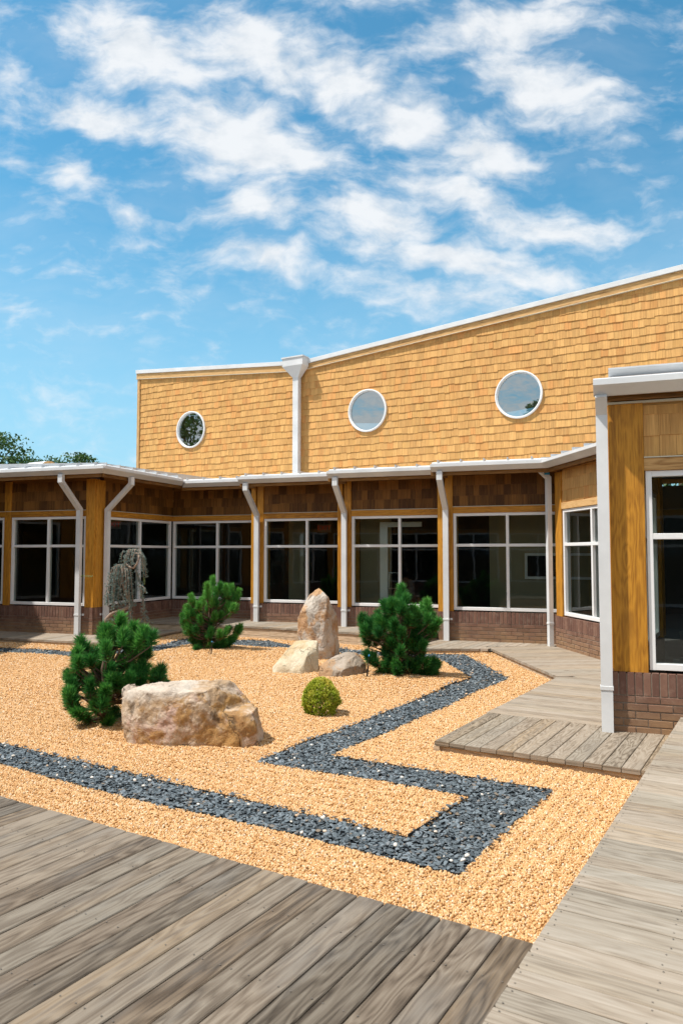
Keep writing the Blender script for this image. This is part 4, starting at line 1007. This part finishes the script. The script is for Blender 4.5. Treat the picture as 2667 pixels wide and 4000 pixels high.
# ------------------------------------------------------------------ planting and stones
DATA = {"P1": {"base": [-2.31, 7.18], "tips": [[0.185, 1.049], [0.164, 0.976], [0.026, 0.948], [0.057, 0.875], [0.202, 0.904], [0.238, 0.911], [0.144, 0.868], [0.116, 0.803], [0.218, 0.803], [0.283, 0.832], [0.442, 0.933], [0.399, 0.861], [0.457, 0.875], [0.343, 0.745], [0.445, 0.731], [0.41, 0.587], [-0.219, 0.825], [-0.203, 0.731], [-0.136, 0.688], [-0.043, 0.745], [-0.049, 0.673], [-0.158, 0.659], [-0.209, 0.673], [-0.083, 0.58], [-0.097, 0.508], [-0.038, 0.458], [-0.285, 0.494], [-0.343, 0.472], [-0.305, 0.415], [-0.275, 0.343], [-0.295, 0.271], [-0.202, 0.329], [-0.236, 0.221], [0.123, 0.4], [0.158, 0.486], [0.12, 0.573], [0.192, 0.63], [0.279, 0.659], [0.353, 0.544], [0.01, 0.257], [-0.035, 0.307], [-0.113, 0.257], [0.067, 0.314], [0.071, 0.093], [0.028, 0.043], [0.115, 0.021], [-0.125, 0.128], [-0.184, 0.164], [0.6, 0.551], [0.535, 0.508], [0.42, 0.45], [0.565, 0.422], [0.369, 0.429], [0.209, 0.472], [0.244, 0.544], [0.318, 0.486]]}, "P2": {"base": [-2.25, 12.57], "tips": [[0.063, 1.216], [-0.003, 1.125], [0.206, 1.116], [0.289, 1.083], [0.398, 1.083], [0.523, 1.008], [0.139, 1.042], [0.09, 1.0], [0.348, 0.992], [0.482, 0.942], [-0.01, 0.975], [0.391, 0.892], [0.25, 0.859], [-0.293, 0.925], [-0.11, 0.959], [-0.276, 0.859], [-0.092, 0.859], [-0.358, 0.751], [-0.125, 0.793], [-0.016, 0.76], [0.075, 0.842], [0.35, 0.784], [0.45, 0.76], [0.209, 0.751], [0.093, 0.726], [-0.456, 0.586], [-0.374, 0.693], [-0.273, 0.66], [-0.157, 0.693], [-0.057, 0.677], [0.185, 0.677], [0.351, 0.652], [0.127, 0.619], [0.244, 0.594], [-0.388, 0.528], [-0.256, 0.577], [-0.122, 0.577], [0.078, 0.528], [-0.446, 0.453], [-0.37, 0.42], [-0.154, 0.453], [-0.088, 0.478], [-0.021, 0.445], [-0.204, 0.387], [-0.087, 0.371], [0.071, 0.338], [-0.311, 0.33], [0.23, 0.321], [0.562, 0.404], [0.487, 0.346], [0.346, 0.371], [-0.277, 0.28], [-0.119, 0.28], [-0.003, 0.255], [0.214, 0.231], [-0.293, 0.189], [-0.184, 0.165], [-0.309, 0.148], [0.455, 0.222], [0.356, 0.173], [0.298, 0.123], [0.182, 0.107], [0.398, 0.123], [-0.084, 0.107], [-0.167, 0.058], [-0.067, 0.033], [0.157, 0.033], [0.249, 0.033], [0.049, 0.099]]}, "P3": {"base": [0.83, 9.89], "tips": [[-0.028, 1.176], [-0.053, 1.069], [0.013, 1.06], [-0.087, 0.986], [-0.037, 0.936], [-0.186, 1.002], [-0.286, 0.969], [-0.236, 0.928], [-0.17, 0.945], [0.337, 0.986], [0.295, 0.912], [-0.577, 0.771], [-0.536, 0.714], [-0.469, 0.714], [-0.552, 0.648], [-0.353, 0.763], [-0.328, 0.697], [-0.37, 0.607], [-0.453, 0.549], [-0.345, 0.541], [-0.503, 0.582], [-0.187, 0.804], [-0.162, 0.747], [-0.121, 0.722], [-0.204, 0.697], [0.079, 0.895], [0.129, 0.903], [0.045, 0.813], [0.095, 0.78], [0.178, 0.854], [0.211, 0.796], [0.369, 0.846], [0.311, 0.796], [0.419, 0.771], [0.46, 0.73], [0.335, 0.697], [0.409, 0.631], [0.334, 0.598], [0.161, 0.681], [0.111, 0.631], [0.21, 0.631], [0.144, 0.557], [0.193, 0.516], [0.06, 0.516], [-0.121, 0.631], [-0.155, 0.557], [-0.055, 0.631], [-0.014, 0.557], [-0.122, 0.434], [-0.188, 0.475], [-0.073, 0.393], [-0.238, 0.418], [0.251, 0.434], [0.126, 0.45], [-0.52, 0.295], [-0.429, 0.262], [-0.454, 0.204], [-0.222, 0.286], [-0.189, 0.229], [-0.123, 0.188], [-0.256, 0.164], [-0.057, 0.229], [0.208, 0.311], [0.258, 0.27], [0.191, 0.204], [0.15, 0.147], [0.067, 0.196], [0.398, 0.204], [0.455, 0.155], [0.372, 0.106], [0.306, 0.082], [0.405, 0.057], [0.273, 0.025], [-0.123, 0.114], [-0.289, 0.09], [0.025, 0.106]]}, "CED": {"base": [-4.0, 12.95], "strands": [[[0.199, 1.722], [0.166, 1.615], [0.161, 1.502]], [[0.27, 1.736], [0.215, 1.615], [0.176, 1.46]], [[0.284, 1.743], [0.244, 1.601], [0.225, 1.46]], [[0.341, 1.746], [0.307, 1.615], [0.296, 1.439]], [[0.383, 1.743], [0.363, 1.686], [0.33, 1.559], [0.345, 1.46]], [[0.412, 1.729], [0.477, 1.658], [0.507, 1.531], [0.53, 1.404], [0.54, 1.241]], [[0.448, 1.686], [0.492, 1.594], [0.487, 1.474], [0.496, 1.347]], [[0.471, 1.594], [0.506, 1.594], [0.541, 1.605]], [[0.133, 1.474], [0.013, 1.418], [-0.026, 1.262], [-0.073, 1.086], [-0.098, 0.946], [-0.116, 0.77]], [[0.162, 1.446], [0.05, 1.333], [-0.003, 1.122], [-0.041, 0.911], [-0.016, 0.7]], [[0.14, 1.439], [0.122, 1.262], [0.111, 1.086], [0.104, 0.911], [0.104, 0.7]], [[0.24, 1.411], [0.258, 1.192], [0.265, 0.981], [0.271, 0.805]], [[0.297, 1.404], [0.314, 1.192], [0.332, 0.981], [0.357, 0.735]], [[0.382, 1.382], [0.419, 1.262], [0.456, 1.157], [0.48, 1.016], [0.517, 0.875], [0.541, 0.7], [0.536, 0.595], [0.566, 0.455]], [[0.478, 1.115], [0.528, 1.086], [0.571, 1.037], [0.579, 0.981]], [[0.299, 0.84], [0.323, 0.63], [0.341, 0.42], [0.42, 0.315]], [[0.076, 1.474], [0.023, 1.262], [0.02, 1.051], [0.002, 0.84], [-0.009, 0.665]], [[0.196, 1.502], [0.206, 1.333], [0.202, 1.122], [0.178, 0.911], [0.16, 0.7]], [[0.104, 1.474], [0.079, 1.333], [0.054, 1.122], [0.036, 0.911], [0.061, 0.7]], [[0.176, 1.46], [0.165, 1.262], [0.147, 1.051], [0.214, 0.875], [0.229, 0.77]], [[0.076, 0.665], [0.021, 0.56], [0.009, 0.455]], [[-0.073, 1.086], [-0.091, 0.911], [-0.066, 0.735]], [[0.122, 1.262], [0.069, 1.086], [0.05, 0.946]], [[0.207, 1.262], [0.238, 1.086], [0.219, 0.946]], [[0.175, 0.665], [0.091, 0.595], [0.037, 0.49]], [[0.343, 0.735], [0.384, 0.798]], [[0.536, 0.595], [0.6, 0.525], [0.616, 0.434]], [[0.508, 0.525], [0.46, 0.455]], [[-0.167, 0.469], [-0.111, 0.497], [-0.048, 0.518]]], "trunk": [[-0.199, 0.259], [-0.166, 0.42], [-0.119, 0.518], [-0.036, 0.595], [0.034, 0.63], [0.161, 0.672], [0.244, 0.714], [0.279, 0.763], [0.256, 0.875], [0.211, 1.016], [0.166, 1.192], [0.156, 1.347], [0.176, 1.432], [0.225, 1.453], [0.29, 1.411], [0.36, 1.411], [0.416, 1.481], [0.443, 1.587], [0.413, 1.661], [0.356, 1.668]]}, "R1": {"base": [-1.27, 6.39], "hulls": [[[-0.505, 0.06, -0.005], [-0.413, 0.0, -0.02], [-0.239, -0.03, -0.008], [0.057, -0.02, -0.006], [0.334, 0.0, 0.006], [0.325, 0.45, -0.101], [-0.67, 0.5, -0.072], [-0.624, 0.12, 0.218], [-0.591, 0.18, 0.433], [-0.527, 0.16, 0.468], [-0.392, 0.06, 0.449], [-0.082, 0.03, 0.455], [0.06, 0.03, 0.462], [0.058, 0.0, 0.366], [-0.084, -0.03, 0.243], [0.031, -0.03, 0.104], [-0.554, 0.5, 0.435], [-0.318, 0.55, 0.468], [-0.059, 0.55, 0.462], [0.208, 0.5, 0.499], [0.263, 0.45, 0.49], [0.318, 0.4, 0.406], [0.413, 0.4, 0.313], [0.414, 0.4, 0.202], [0.156, 0.1, 0.258], [0.119, 0.02, 0.092], [-0.449, 0.02, 0.231]], [[-0.711, 0.28, 0.383], [-0.719, 0.34, 0.472], [-0.692, 0.38, 0.484], [-0.606, 0.48, 0.466], [-0.554, 0.5, 0.435], [-0.702, 0.28, 0.119], [-0.683, 0.26, -0.025], [-0.563, 0.22, -0.02], [-0.527, 0.3, 0.333], [-0.547, 0.5, -0.044]], [[0.101, 0.06, 0.249], [0.212, 0.03, 0.28], [0.394, 0.0, 0.271], [0.511, 0.05, 0.298], [0.548, 0.12, 0.293], [0.418, 0.36, 0.301], [0.281, 0.34, 0.288], [0.39, -0.03, 0.208], [0.586, 0.06, 0.17], [0.59, 0.05, 0.129], [0.617, 0.06, 0.039], [0.57, 0.02, 0.027], [0.34, -0.04, 0.016], [0.127, -0.02, 0.003], [0.087, 0.0, 0.132], [0.556, 0.4, -0.047], [0.107, 0.4, -0.056]]]}, "R2": {"base": [-0.26, 11.56], "hulls": [[[-0.1, 0.22, 1.128], [-0.016, 0.2, 1.115], [-0.172, 0.2, 1.089], [0.077, 0.22, 0.964], [0.139, 0.3, 0.834], [0.17, 0.34, 0.727], [0.17, 0.36, 0.485], [0.254, 0.36, 0.109], [0.192, 0.2, 0.038], [0.041, 0.0, 0.0], [0.008, 0.06, 0.932], [-0.042, 0.02, 0.803], [-0.021, 0.0, 0.581], [-0.01, -0.02, 0.371], [-0.04, -0.04, 0.222], [-0.286, 0.2, 0.975], [-0.38, 0.2, 0.851], [-0.441, 0.2, 0.645], [-0.441, 0.2, 0.459], [-0.406, 0.14, 0.281], [-0.372, 0.1, -0.019], [-0.162, -0.03, -0.001], [-0.311, 0.08, 0.798], [-0.268, 0.04, 0.516], [-0.309, 0.05, 0.363], [-0.229, 0.08, 0.88], [0.1, 0.12, 0.508], [0.141, 0.12, 0.151], [-0.098, 0.5, 1.064], [0.028, 0.62, 0.673], [-0.293, 0.6, 0.674], [0.201, 0.62, -0.02], [-0.377, 0.6, -0.049]]]}, "R3": {"base": [-0.49, 10.12], "hulls": [[[-0.478, 0.25, 0.081], [-0.432, 0.15, 0.065], [-0.216, 0.03, -0.001], [-0.08, 0.0, -0.022], [0.035, 0.02, -0.008], [0.121, 0.1, 0.028], [0.168, 0.16, 0.09], [0.169, 0.25, 0.366], [0.158, 0.32, 0.425], [0.055, 0.35, 0.435], [-0.092, 0.35, 0.431], [-0.174, 0.33, 0.415], [-0.253, 0.28, 0.325], [-0.36, 0.26, 0.192], [0.05, 0.06, 0.229], [-0.0, 0.0, 0.097], [-0.008, 0.14, 0.299], [-0.337, 0.2, 0.183], [-0.163, 0.6, 0.387], [0.121, 0.6, 0.378], [-0.369, 0.6, 0.088], [0.14, 0.6, -0.033]]]}, "R4": {"base": [-0.18, 9.86], "hulls": [[[-0.124, 0.08, 0.159], [-0.14, 0.04, 0.045], [-0.095, 0.0, -0.009], [-0.035, 0.0, -0.03], [0.087, -0.02, 0.003], [0.26, 0.0, 0.013], [0.434, 0.05, 0.017], [0.527, 0.2, 0.054], [0.513, 0.3, 0.17], [0.381, 0.42, 0.283], [0.236, 0.48, 0.291], [0.127, 0.5, 0.267], [0.028, 0.45, 0.22], [-0.094, 0.25, 0.165], [0.217, 0.08, 0.22], [0.34, 0.1, 0.252], [0.436, 0.1, 0.174], [0.0, -0.03, 0.09], [0.173, -0.05, 0.119], [0.39, 0.0, 0.137], [0.051, 0.08, 0.168], [0.356, 0.55, -0.075], [-0.009, 0.5, -0.039]]]}, "R5": {"base": [0.47, 11.78], "hulls": [[[-0.118, 0.05, -0.007], [-0.093, 0.15, 0.081], [-0.007, 0.2, 0.092], [0.1, 0.22, 0.089], [0.151, 0.2, 0.038], [0.137, 0.05, -0.007], [-0.001, -0.02, -0.009], [-0.058, 0.5, -0.049], [0.144, 0.5, -0.049]]]}}
def unit_rand(r):
    v = Vector((r.gauss(0, 1), r.gauss(0, 1), r.gauss(0, 1))); return v.normalized()

def pine(label, key, depth, needle, seed, rnd_shift=0.0, nshoot=430):
    r = random.Random(seed); d = DATA[key]; bx, by = d['base']; bz = gz(bx, by)-0.02
    t = thing('pine_tree', label, 'pine', (bx, by, bz), 'dwarf pines in the gravel')
    base = Vector((bx, by, bz)); H = max(z for _, z in d['tips'])
    fol = MB(); wd = MB(); bud = MB()
    trunk_top = Vector((bx + 0.04, by, bz + H*0.72))
    tips = []
    for (x, z) in d['tips']:
        half = depth*math.sqrt(max(0.08, 1-((z-H*0.45)/(H*0.62))**2))
        yo = r.uniform(-1, 0.35)*half if r.random() < 0.8 else r.uniform(0, 1)*half
        x *= 0.95; z = z*0.975
        tips.append(Vector((bx+x, by+yo*max(0.35, 1-abs(x)/(depth*1.3+0.05)), bz+max(0.05, z))))
    extra = []
    for p in tips:                                                   # side shoots and the unseen back of the crown
        for k in range(1 if r.random() < 0.35 else 0):
            q = p + Vector((r.uniform(-.10, .10), r.uniform(-.06, .16), r.uniform(-.12, .02)))*(H/1.1)
            q.z = max(bz+0.05, q.z); extra.append(q)
        if r.random() < 0.6: extra.append(Vector((p.x + r.uniform(-.05, .05), by + abs(p.y-by)*r.uniform(0.5, 1.2) + 0.05, p.z - r.uniform(0, .08))))
    wd.tube([base, base.lerp(trunk_top, 0.35) + Vector((0.03, 0, 0)), base.lerp(trunk_top, 0.7) - Vector((0.02, .02, 0)), trunk_top], [0.035, 0.028, 0.02, 0.01], 8)
    for i, p in enumerate(tips + extra):
        main = i < len(tips)
        zz = max(0.03, min(H*0.72, (p.z-bz)*0.62 - 0.03)); f = zz/(H*0.72)
        root = base.lerp(trunk_top, f)
        up_b = 0.55 + 0.35*((p.z-bz)/H)
        dirv = ((p-root).normalized()*(1-up_b) + UP*up_b + Vector((r.uniform(-.25, .25), r.uniform(-.25, .25), r.uniform(-.1, .1)))).normalized()
        if p.z-bz < 0.18*H: dirv = ((p-root).normalized() + UP*0.5).normalized()
        L = r.uniform(0.10, 0.16)*(H/1.1) if main else r.uniform(0.10, 0.15)*(H/1.1)
        s0 = p - dirv*L
        mid_ = root.lerp(s0, 0.55) - UP*0.03
        wd.tube([root, mid_, s0, p], [0.014, 0.010, 0.006, 0.004], 5)
        ax = dirv.cross(Vector((0.3, 0.8, 0.1))).normalized(); ay = dirv.cross(ax)
        nn = nshoot if main else int(nshoot*0.75)
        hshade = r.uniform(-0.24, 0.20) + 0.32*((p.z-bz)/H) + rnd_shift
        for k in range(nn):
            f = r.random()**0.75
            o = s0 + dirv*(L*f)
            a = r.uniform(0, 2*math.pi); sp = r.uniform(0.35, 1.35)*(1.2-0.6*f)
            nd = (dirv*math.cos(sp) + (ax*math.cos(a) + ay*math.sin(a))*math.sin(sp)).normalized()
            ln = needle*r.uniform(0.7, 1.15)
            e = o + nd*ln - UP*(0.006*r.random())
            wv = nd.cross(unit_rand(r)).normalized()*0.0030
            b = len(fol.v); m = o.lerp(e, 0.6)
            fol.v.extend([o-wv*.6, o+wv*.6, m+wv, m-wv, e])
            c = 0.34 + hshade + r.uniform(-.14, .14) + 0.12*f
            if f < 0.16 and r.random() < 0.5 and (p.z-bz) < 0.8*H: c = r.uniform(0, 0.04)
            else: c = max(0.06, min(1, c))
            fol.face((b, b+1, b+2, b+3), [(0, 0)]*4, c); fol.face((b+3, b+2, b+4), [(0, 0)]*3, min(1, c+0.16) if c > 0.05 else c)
        if main and r.random() < 0.5: bud.tube([p, p+dirv*0.022, p+dirv*0.042], [0.005, 0.006, 0.001], 6)
    # dead brown needles and stubs low in the crown
    for k in range(500):
        a = r.uniform(0, 2*math.pi); q = Vector((bx + math.cos(a)*r.random()*depth*0.8, by + math.sin(a)*r.random()*depth*0.7, bz + r.random()**2*0.30*H + 0.015))
        e = q + Vector((r.uniform(-1, 1), r.uniform(-1, 1), r.uniform(-.9, .25))).normalized()*needle; wv = Vector((0.0018, 0.0006, 0)); b = len(fol.v)
        e.z = max(e.z, bz+0.012)
        fol.v.extend([q-wv, q+wv, e]); fol.face((b, b+1, b+2), [(0, 0)]*3, r.uniform(0, 0.045))
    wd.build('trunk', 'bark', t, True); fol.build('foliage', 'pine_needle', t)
    if bud.v: bud.build('bud', 'pine_bud', t)
    return t
pine('dark green pine leaning out from behind the big flat boulder', 'P1', 0.38, 0.100, 11, 0.05)
pine('bright green bushy pine before the dark corner windows', 'P2', 0.40, 0.094, 12, 0.12)
pine('blue green pine with a tall leader and spreading arms, right of the standing stone', 'P3', 0.46, 0.108, 13, -0.04)

# weeping blue cedar
def cedar():
    r = random.Random(31); d = DATA['CED']; bx, by = d['base']
    t = thing('weeping_cedar', 'weeping blue grey cedar with a looped bare trunk and trailing strands', 'cedar', (bx, by, 0))
    o = Vector((bx, by, 0)); wd = MB(); fol = MB()
    tr = [o + Vector((x, 0.05*math.sin(i*1.1), max(-0.02, z))) for i, (x, z) in enumerate(d['trunk'])]
    wd.tube(tr, [0.036 - 0.021*i/len(tr) for i in range(len(tr))], 9)
    def rosette(p, col):
        for k in range(16):
            n = unit_rand(r); e = p + n*r.uniform(0.018, 0.034); wv = n.cross(unit_rand(r)).normalized()*0.0034; b = len(fol.v)
            fol.v.extend([p-wv, p+wv, e]); fol.face((b, b+1, b+2), [(0, 0)]*3, min(1, max(0, col+r.uniform(-.2, .2))))
    for si, st in enumerate(d['strands']):
        for rep in range(3 if len(st) > 3 else 2):
            yo = r.uniform(-0.13, 0.13); jx = r.uniform(-0.035, 0.035)*(rep > 0)
            pts = [o + Vector((x+jx, yo + 0.02*math.sin(i+si), z)) for i, (x, z) in enumerate(st)]
            wd.tube(pts, [0.006 - 0.003*i/len(pts) for i in range(len(pts))], 4)
            for a, b in zip(pts, pts[1:]):
                n = max(2, int((b-a).length/0.019))
                for k in range(n):
                    if r.random() < 0.93:
                        rosette(a.lerp(b, (k+r.random())/n) + Vector((r.gauss(0, .020), r.gauss(0, .020), r.gauss(0, .008))), r.uniform(0.15, 0.85))
    for (x, z, dx_, dz_) in ((d['strands'][5][-1][0], d['strands'][5][-1][1], 0.0, -0.12), (-0.36, d['strands'][8][2][1], -0.22, 0.01)):
        for k in range(14): rosette(o + Vector((x+dx_*k/14, 0, z+dz_*k/14)), 1.1) if k % 2 else None
    wd.build('trunk', 'cedar_bark', t, True); fol.build('foliage', 'blue_needle', t)
cedar()

def globe_shrub():
    r = random.Random(9); bx, by = -0.215, 7.72; bz = gz(bx, by)-0.01
    t = thing('globe_shrub', 'small golden green dwarf conifer alone on the gravel', 'shrub', (bx, by, bz))
    fol = MB(); wd = MB(); o = Vector((bx, by, bz)); H = 0.375; R = 0.215
    wd.tube([o, o+UP*0.2], [0.012, 0.006], 6)
    def rad_at(h): return R*(max(0.0, 1-((h-0.36)/0.66)**2)**0.68 if h > 0.36 else (0.78 + 0.22*(h/0.36)))
    for i in range(3000):
        h = r.random(); a = r.uniform(0, 2*math.pi); rr = rad_at(h)*((0.86 if i % 3 else 0.76) + 0.20*mnoise.noise(Vector((math.cos(a)*3.2, math.sin(a)*3.2, h*5+3))) + r.uniform(-.05, .05))
        p = o + Vector((math.cos(a)*rr, math.sin(a)*rr, h*H*0.97))
        nrm = Vector((math.cos(a), math.sin(a), 0.25+1.3*(h-0.3))).normalized()
        c0 = 0.34 + 0.35*mnoise.noise(p*14) + 0.35*h
        dv = (nrm*0.7 + UP*0.6 + unit_rand(r)*0.5).normalized()
        ax = dv.cross(unit_rand(r)).normalized()
        for k in range(9):
            f = k/9; s = p - dv*0.012 + dv*0.028*f
            lv = (dv*0.8 + ax*(1 if k % 2 else -1)*0.8 + unit_rand(r)*0.3).normalized(); e = s + lv*r.uniform(.008, .014)
            wv = lv.cross(unit_rand(r)).normalized()*0.0036; b = len(fol.v)
            fol.v.extend([s-wv, s+wv, e+wv*.6, e-wv*.6]); fol.face((b, b+1, b+2, b+3), [(0, 0)]*4, min(1, max(0, c0+r.uniform(-.15, .15)+0.15*f)))
    wd.build('trunk', 'bark', t); fol.build('foliage', 'golden_spray', t)
globe_shrub()

# boulders: hulls fused, then worn by noise and cleaved flats
def boulder(label, key, material, voxel, seed, amp=0.02, cleave=0.03, smooth=3, facets=16, wide=1.03):
    d = DATA[key]; bx, by = d['base']; bz = gz(bx, by) - 0.02
    bm = bmesh.new()
    for h in d['hulls']:
        b2 = bmesh.new()
        for p in h:
            b2.verts.new((p[0]*wide, p[1], p[2]*(1+(wide-1)*0.5)))
            if p[2] < 0.12: b2.verts.new((p[0]*0.97*wide, p[1], -0.10))
        bmesh.ops.convex_hull(b2, input=b2.verts[:])
        loose = [v for v in b2.verts if not v.link_faces]
        bmesh.ops.delete(b2, geom=loose, context='VERTS')
        tmp = bpy.data.meshes.new('hull'); b2.to_mesh(tmp); b2.free(); bm.from_mesh(tmp); bpy.data.meshes.remove(tmp)
    me = bpy.data.meshes.new('hull'); bm.to_mesh(me); bm.free()
    o = bpy.data.objects.new('hull', me); COL.objects.link(o)
    md = o.modifiers.new('r', 'REMESH'); md.mode = 'VOXEL'; md.voxel_size = voxel
    dg = bpy.context.evaluated_depsgraph_get(); dg.update()
    me2 = bpy.data.meshes.new_from_object(o.evaluated_get(dg)); bpy.data.objects.remove(o)
    bm = bmesh.new(); bm.from_mesh(me2)
    for _ in range(smooth): bmesh.ops.smooth_vert(bm, verts=bm.verts[:], factor=0.5, use_axis_x=True, use_axis_y=True, use_axis_z=True)
    bm.normal_update()
    rr_ = random.Random(int(seed*77)); ctr = sum((v.co for v in bm.verts), Vector())/len(bm.verts)
    for _ in range(facets):                                          # cleaved flats
        n_ = unit_rand(rr_); n_.z = abs(n_.z)*0.8 - 0.1; n_.normalize()
        sup = max((v.co-ctr).dot(n_) for v in bm.verts); lim = sup*(1-rr_.uniform(0.03, 0.13))
        for v in bm.verts:
            e_ = (v.co-ctr).dot(n_)-lim
            if e_ > 0: v.co -= n_*(e_*0.93)
    off = Vector((seed*3.1, seed*1.3, seed*0.7))
    for v in bm.verts:
        p = v.co + off; n = v.normal.copy()
        wq = Vector(mnoise.noise_vector(p*2.2))*0.12
        (d1, d2), _ = (lambda q: (q[0][:2], q[1]))(mnoise.voronoi((p+wq)*5.0))
        ridge = abs(mnoise.noise(p*4.2+wq*3))
        h = amp*mnoise.fractal(p*3.0, 1.0, 2.0, 5) - cleave*max(0.0, 0.06-(d2-d1))*4.0 - amp*0.8*ridge
        h += 0.35*amp*mnoise.fractal(p*14, 0.9, 2.1, 3)
        v.co += n*h
    bm.normal_update(); bm.to_mesh(me2); bm.free()
    me2.materials.clear(); me2.materials.append(MATS[material])
    for p in me2.polygons: p.use_smooth = True
    me2.name = 'boulder'
    o = bpy.data.objects.new('boulder', me2); COL.objects.link(o); o.location = (bx, by, bz)
    return tag(o, label, 'boulder', 'sandstone boulders set in the gravel')
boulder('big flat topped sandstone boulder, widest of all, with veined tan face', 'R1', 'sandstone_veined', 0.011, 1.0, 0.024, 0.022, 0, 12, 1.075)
boulder('tall upright standing stone with a rust brown patch', 'R2', 'sandstone_rusty', 0.014, 2.0, 0.020, 0.03, 0, 22)
boulder('smooth cream coloured boulder leaning at the foot of the standing stone', 'R3', 'sandstone_pale', 0.013, 3.0, 0.009, 0.012, 0, 12)
boulder('long low grey boulder between the cream boulder and a pine', 'R4', 'sandstone_grey', 0.012, 4.0, 0.018, 0.03, 0, 18)
boulder('small pinkish rock half hidden behind the pine', 'R5', 'sandstone_pale', 0.012, 5.0, 0.012, 0.02, 1)

def stake(label, x, y, h, lean):
    z = gz(x, y); t = thing('irrigation_stake', label, 'irrigation stake', (x, y, z), 'irrigation stakes')
    b = Vector((x, y, z-0.03)); d = Vector((lean, 0, 1)).normalized()
    q = MB(); q.tube([b, b+d*h*0.55, b+d*h*0.551, b+d*h*0.9], [0.011, 0.011, 0.005, 0.005], 8)
    q.tube([b+Vector((-0.045, 0.01, 0)), b+Vector((-0.03, 0.01, h*0.4)), b+Vector((0.005, 0, h*0.62))], [0.004]*3, 6); q.build('tube', 'black_plastic', t)
    q = MB(); q.tube([b+d*h*0.9, b+d*h*0.94, b+d*h*0.97], [0.010, 0.010, 0.004], 8); q.build('nozzle', 'blue_plastic', t)
stake('thin black irrigation stake with a blue tip in front of the low grey boulder', 0.33, 9.72, 0.34, 0.10)
stake('thin black irrigation stake with a blue tip in front of the bushy pine', -2.10, 11.95, 0.26, 0.05)

# trees beyond the roofs, and those the windows mirror
def tree(label, x, y, h, r_, seed, n=2600, leaf=0.16, group='trees beyond the buildings', trunk_f=0.35):
    r = random.Random(seed)
    t = thing('broadleaf_tree', label, 'tree', (x, y, -0.25), group)
    o = Vector((x, y, -0.25)); wd = MB(); fol = MB()
    wd.tube([o, o+UP*h*0.3+Vector((.1, 0, 0)), o+UP*h*0.6, o+UP*h*0.85], [h*.028, h*.022, h*.014, h*.005], 9)
    clumps = []
    for k in range(26):
        a = r.uniform(0, 2*math.pi); f = r.random()
        zc_ = h*(trunk_f + (1-trunk_f)*r.random()**0.8*0.95); ww = r_*math.sin(math.pi*min(0.97, max(0.12, (zc_/h-trunk_f*0.7)/(1.02-trunk_f*0.7))))
        rr = ww*math.sqrt(f); c = o + Vector((math.cos(a)*rr, math.sin(a)*rr, zc_)); s = r_*r.uniform(0.22, 0.42); clumps.append((c, s))
        st = o + UP*(zc_*0.72); wd.tube([st, st.lerp(c, 0.6)-UP*0.1, c], [h*.008, h*.005, h*.002], 5)
    for k in range(n):
        c, s = clumps[k % len(clumps)]; u = unit_rand(r)*s*r.random()**0.4; u.z *= 0.7; p = c+u
        nv = (u.normalized()*0.6 + unit_rand(r)).normalized(); ax = nv.cross(unit_rand(r)).normalized(); ay = nv.cross(ax)
        l = leaf*r.uniform(0.6, 1.3); b = len(fol.v)
        fol.v.extend([p-ax*l*.5, p+ay*l*.3, p+ax*l*.5, p-ay*l*.3]); fol.face((b, b+1, b+2, b+3), [(0, 0)]*4, min(1, max(0, r.gauss(0.45, 0.2))))
    wd.build('trunk', 'bark', t, True); fol.build('crown', 'tree_leaf', t)
tree('broad dark tree over the roof at the left edge', -22.6, 46.0, 9.9, 3.4, 51, 7000, 0.22)
tree('smaller light green tree showing beside the hood on the left roof', -17.2, 47.0, 8.7, 2.2, 52, 4600, 0.19)
tree('low green tree top behind the left roof between the other two', -20.6, 50.0, 8.8, 1.7, 56, 2200, 0.2)
tree('tall tree far to the left beyond the courtyard, mirrored in the portholes', -47.0, 5.2, 14.3, 8.0, 53, 8000, 0.42, 'trees mirrored in the portholes')
tree('tall tree behind the viewer at the left, mirrored in the middle porthole', -50.6, -12.0, 15.6, 2.2, 54, 4600, 0.40, 'trees mirrored in the portholes')
tree('tall tree behind the viewer, mirrored in the right porthole', -40.4, -28.9, 17.6, 2.8, 55, 4600, 0.40, 'trees mirrored in the portholes')
for (i, (x, y)) in enumerate(((9.0, 30.0), (12.5, 27.0))):
    tree(('leafy tree seen through the far window of the hall', 'leafy tree farther right beyond the hall')[i], x, y, 6.5, 2.6, 60+i, 2600, 0.2, 'trees beyond the hall', 0.05)
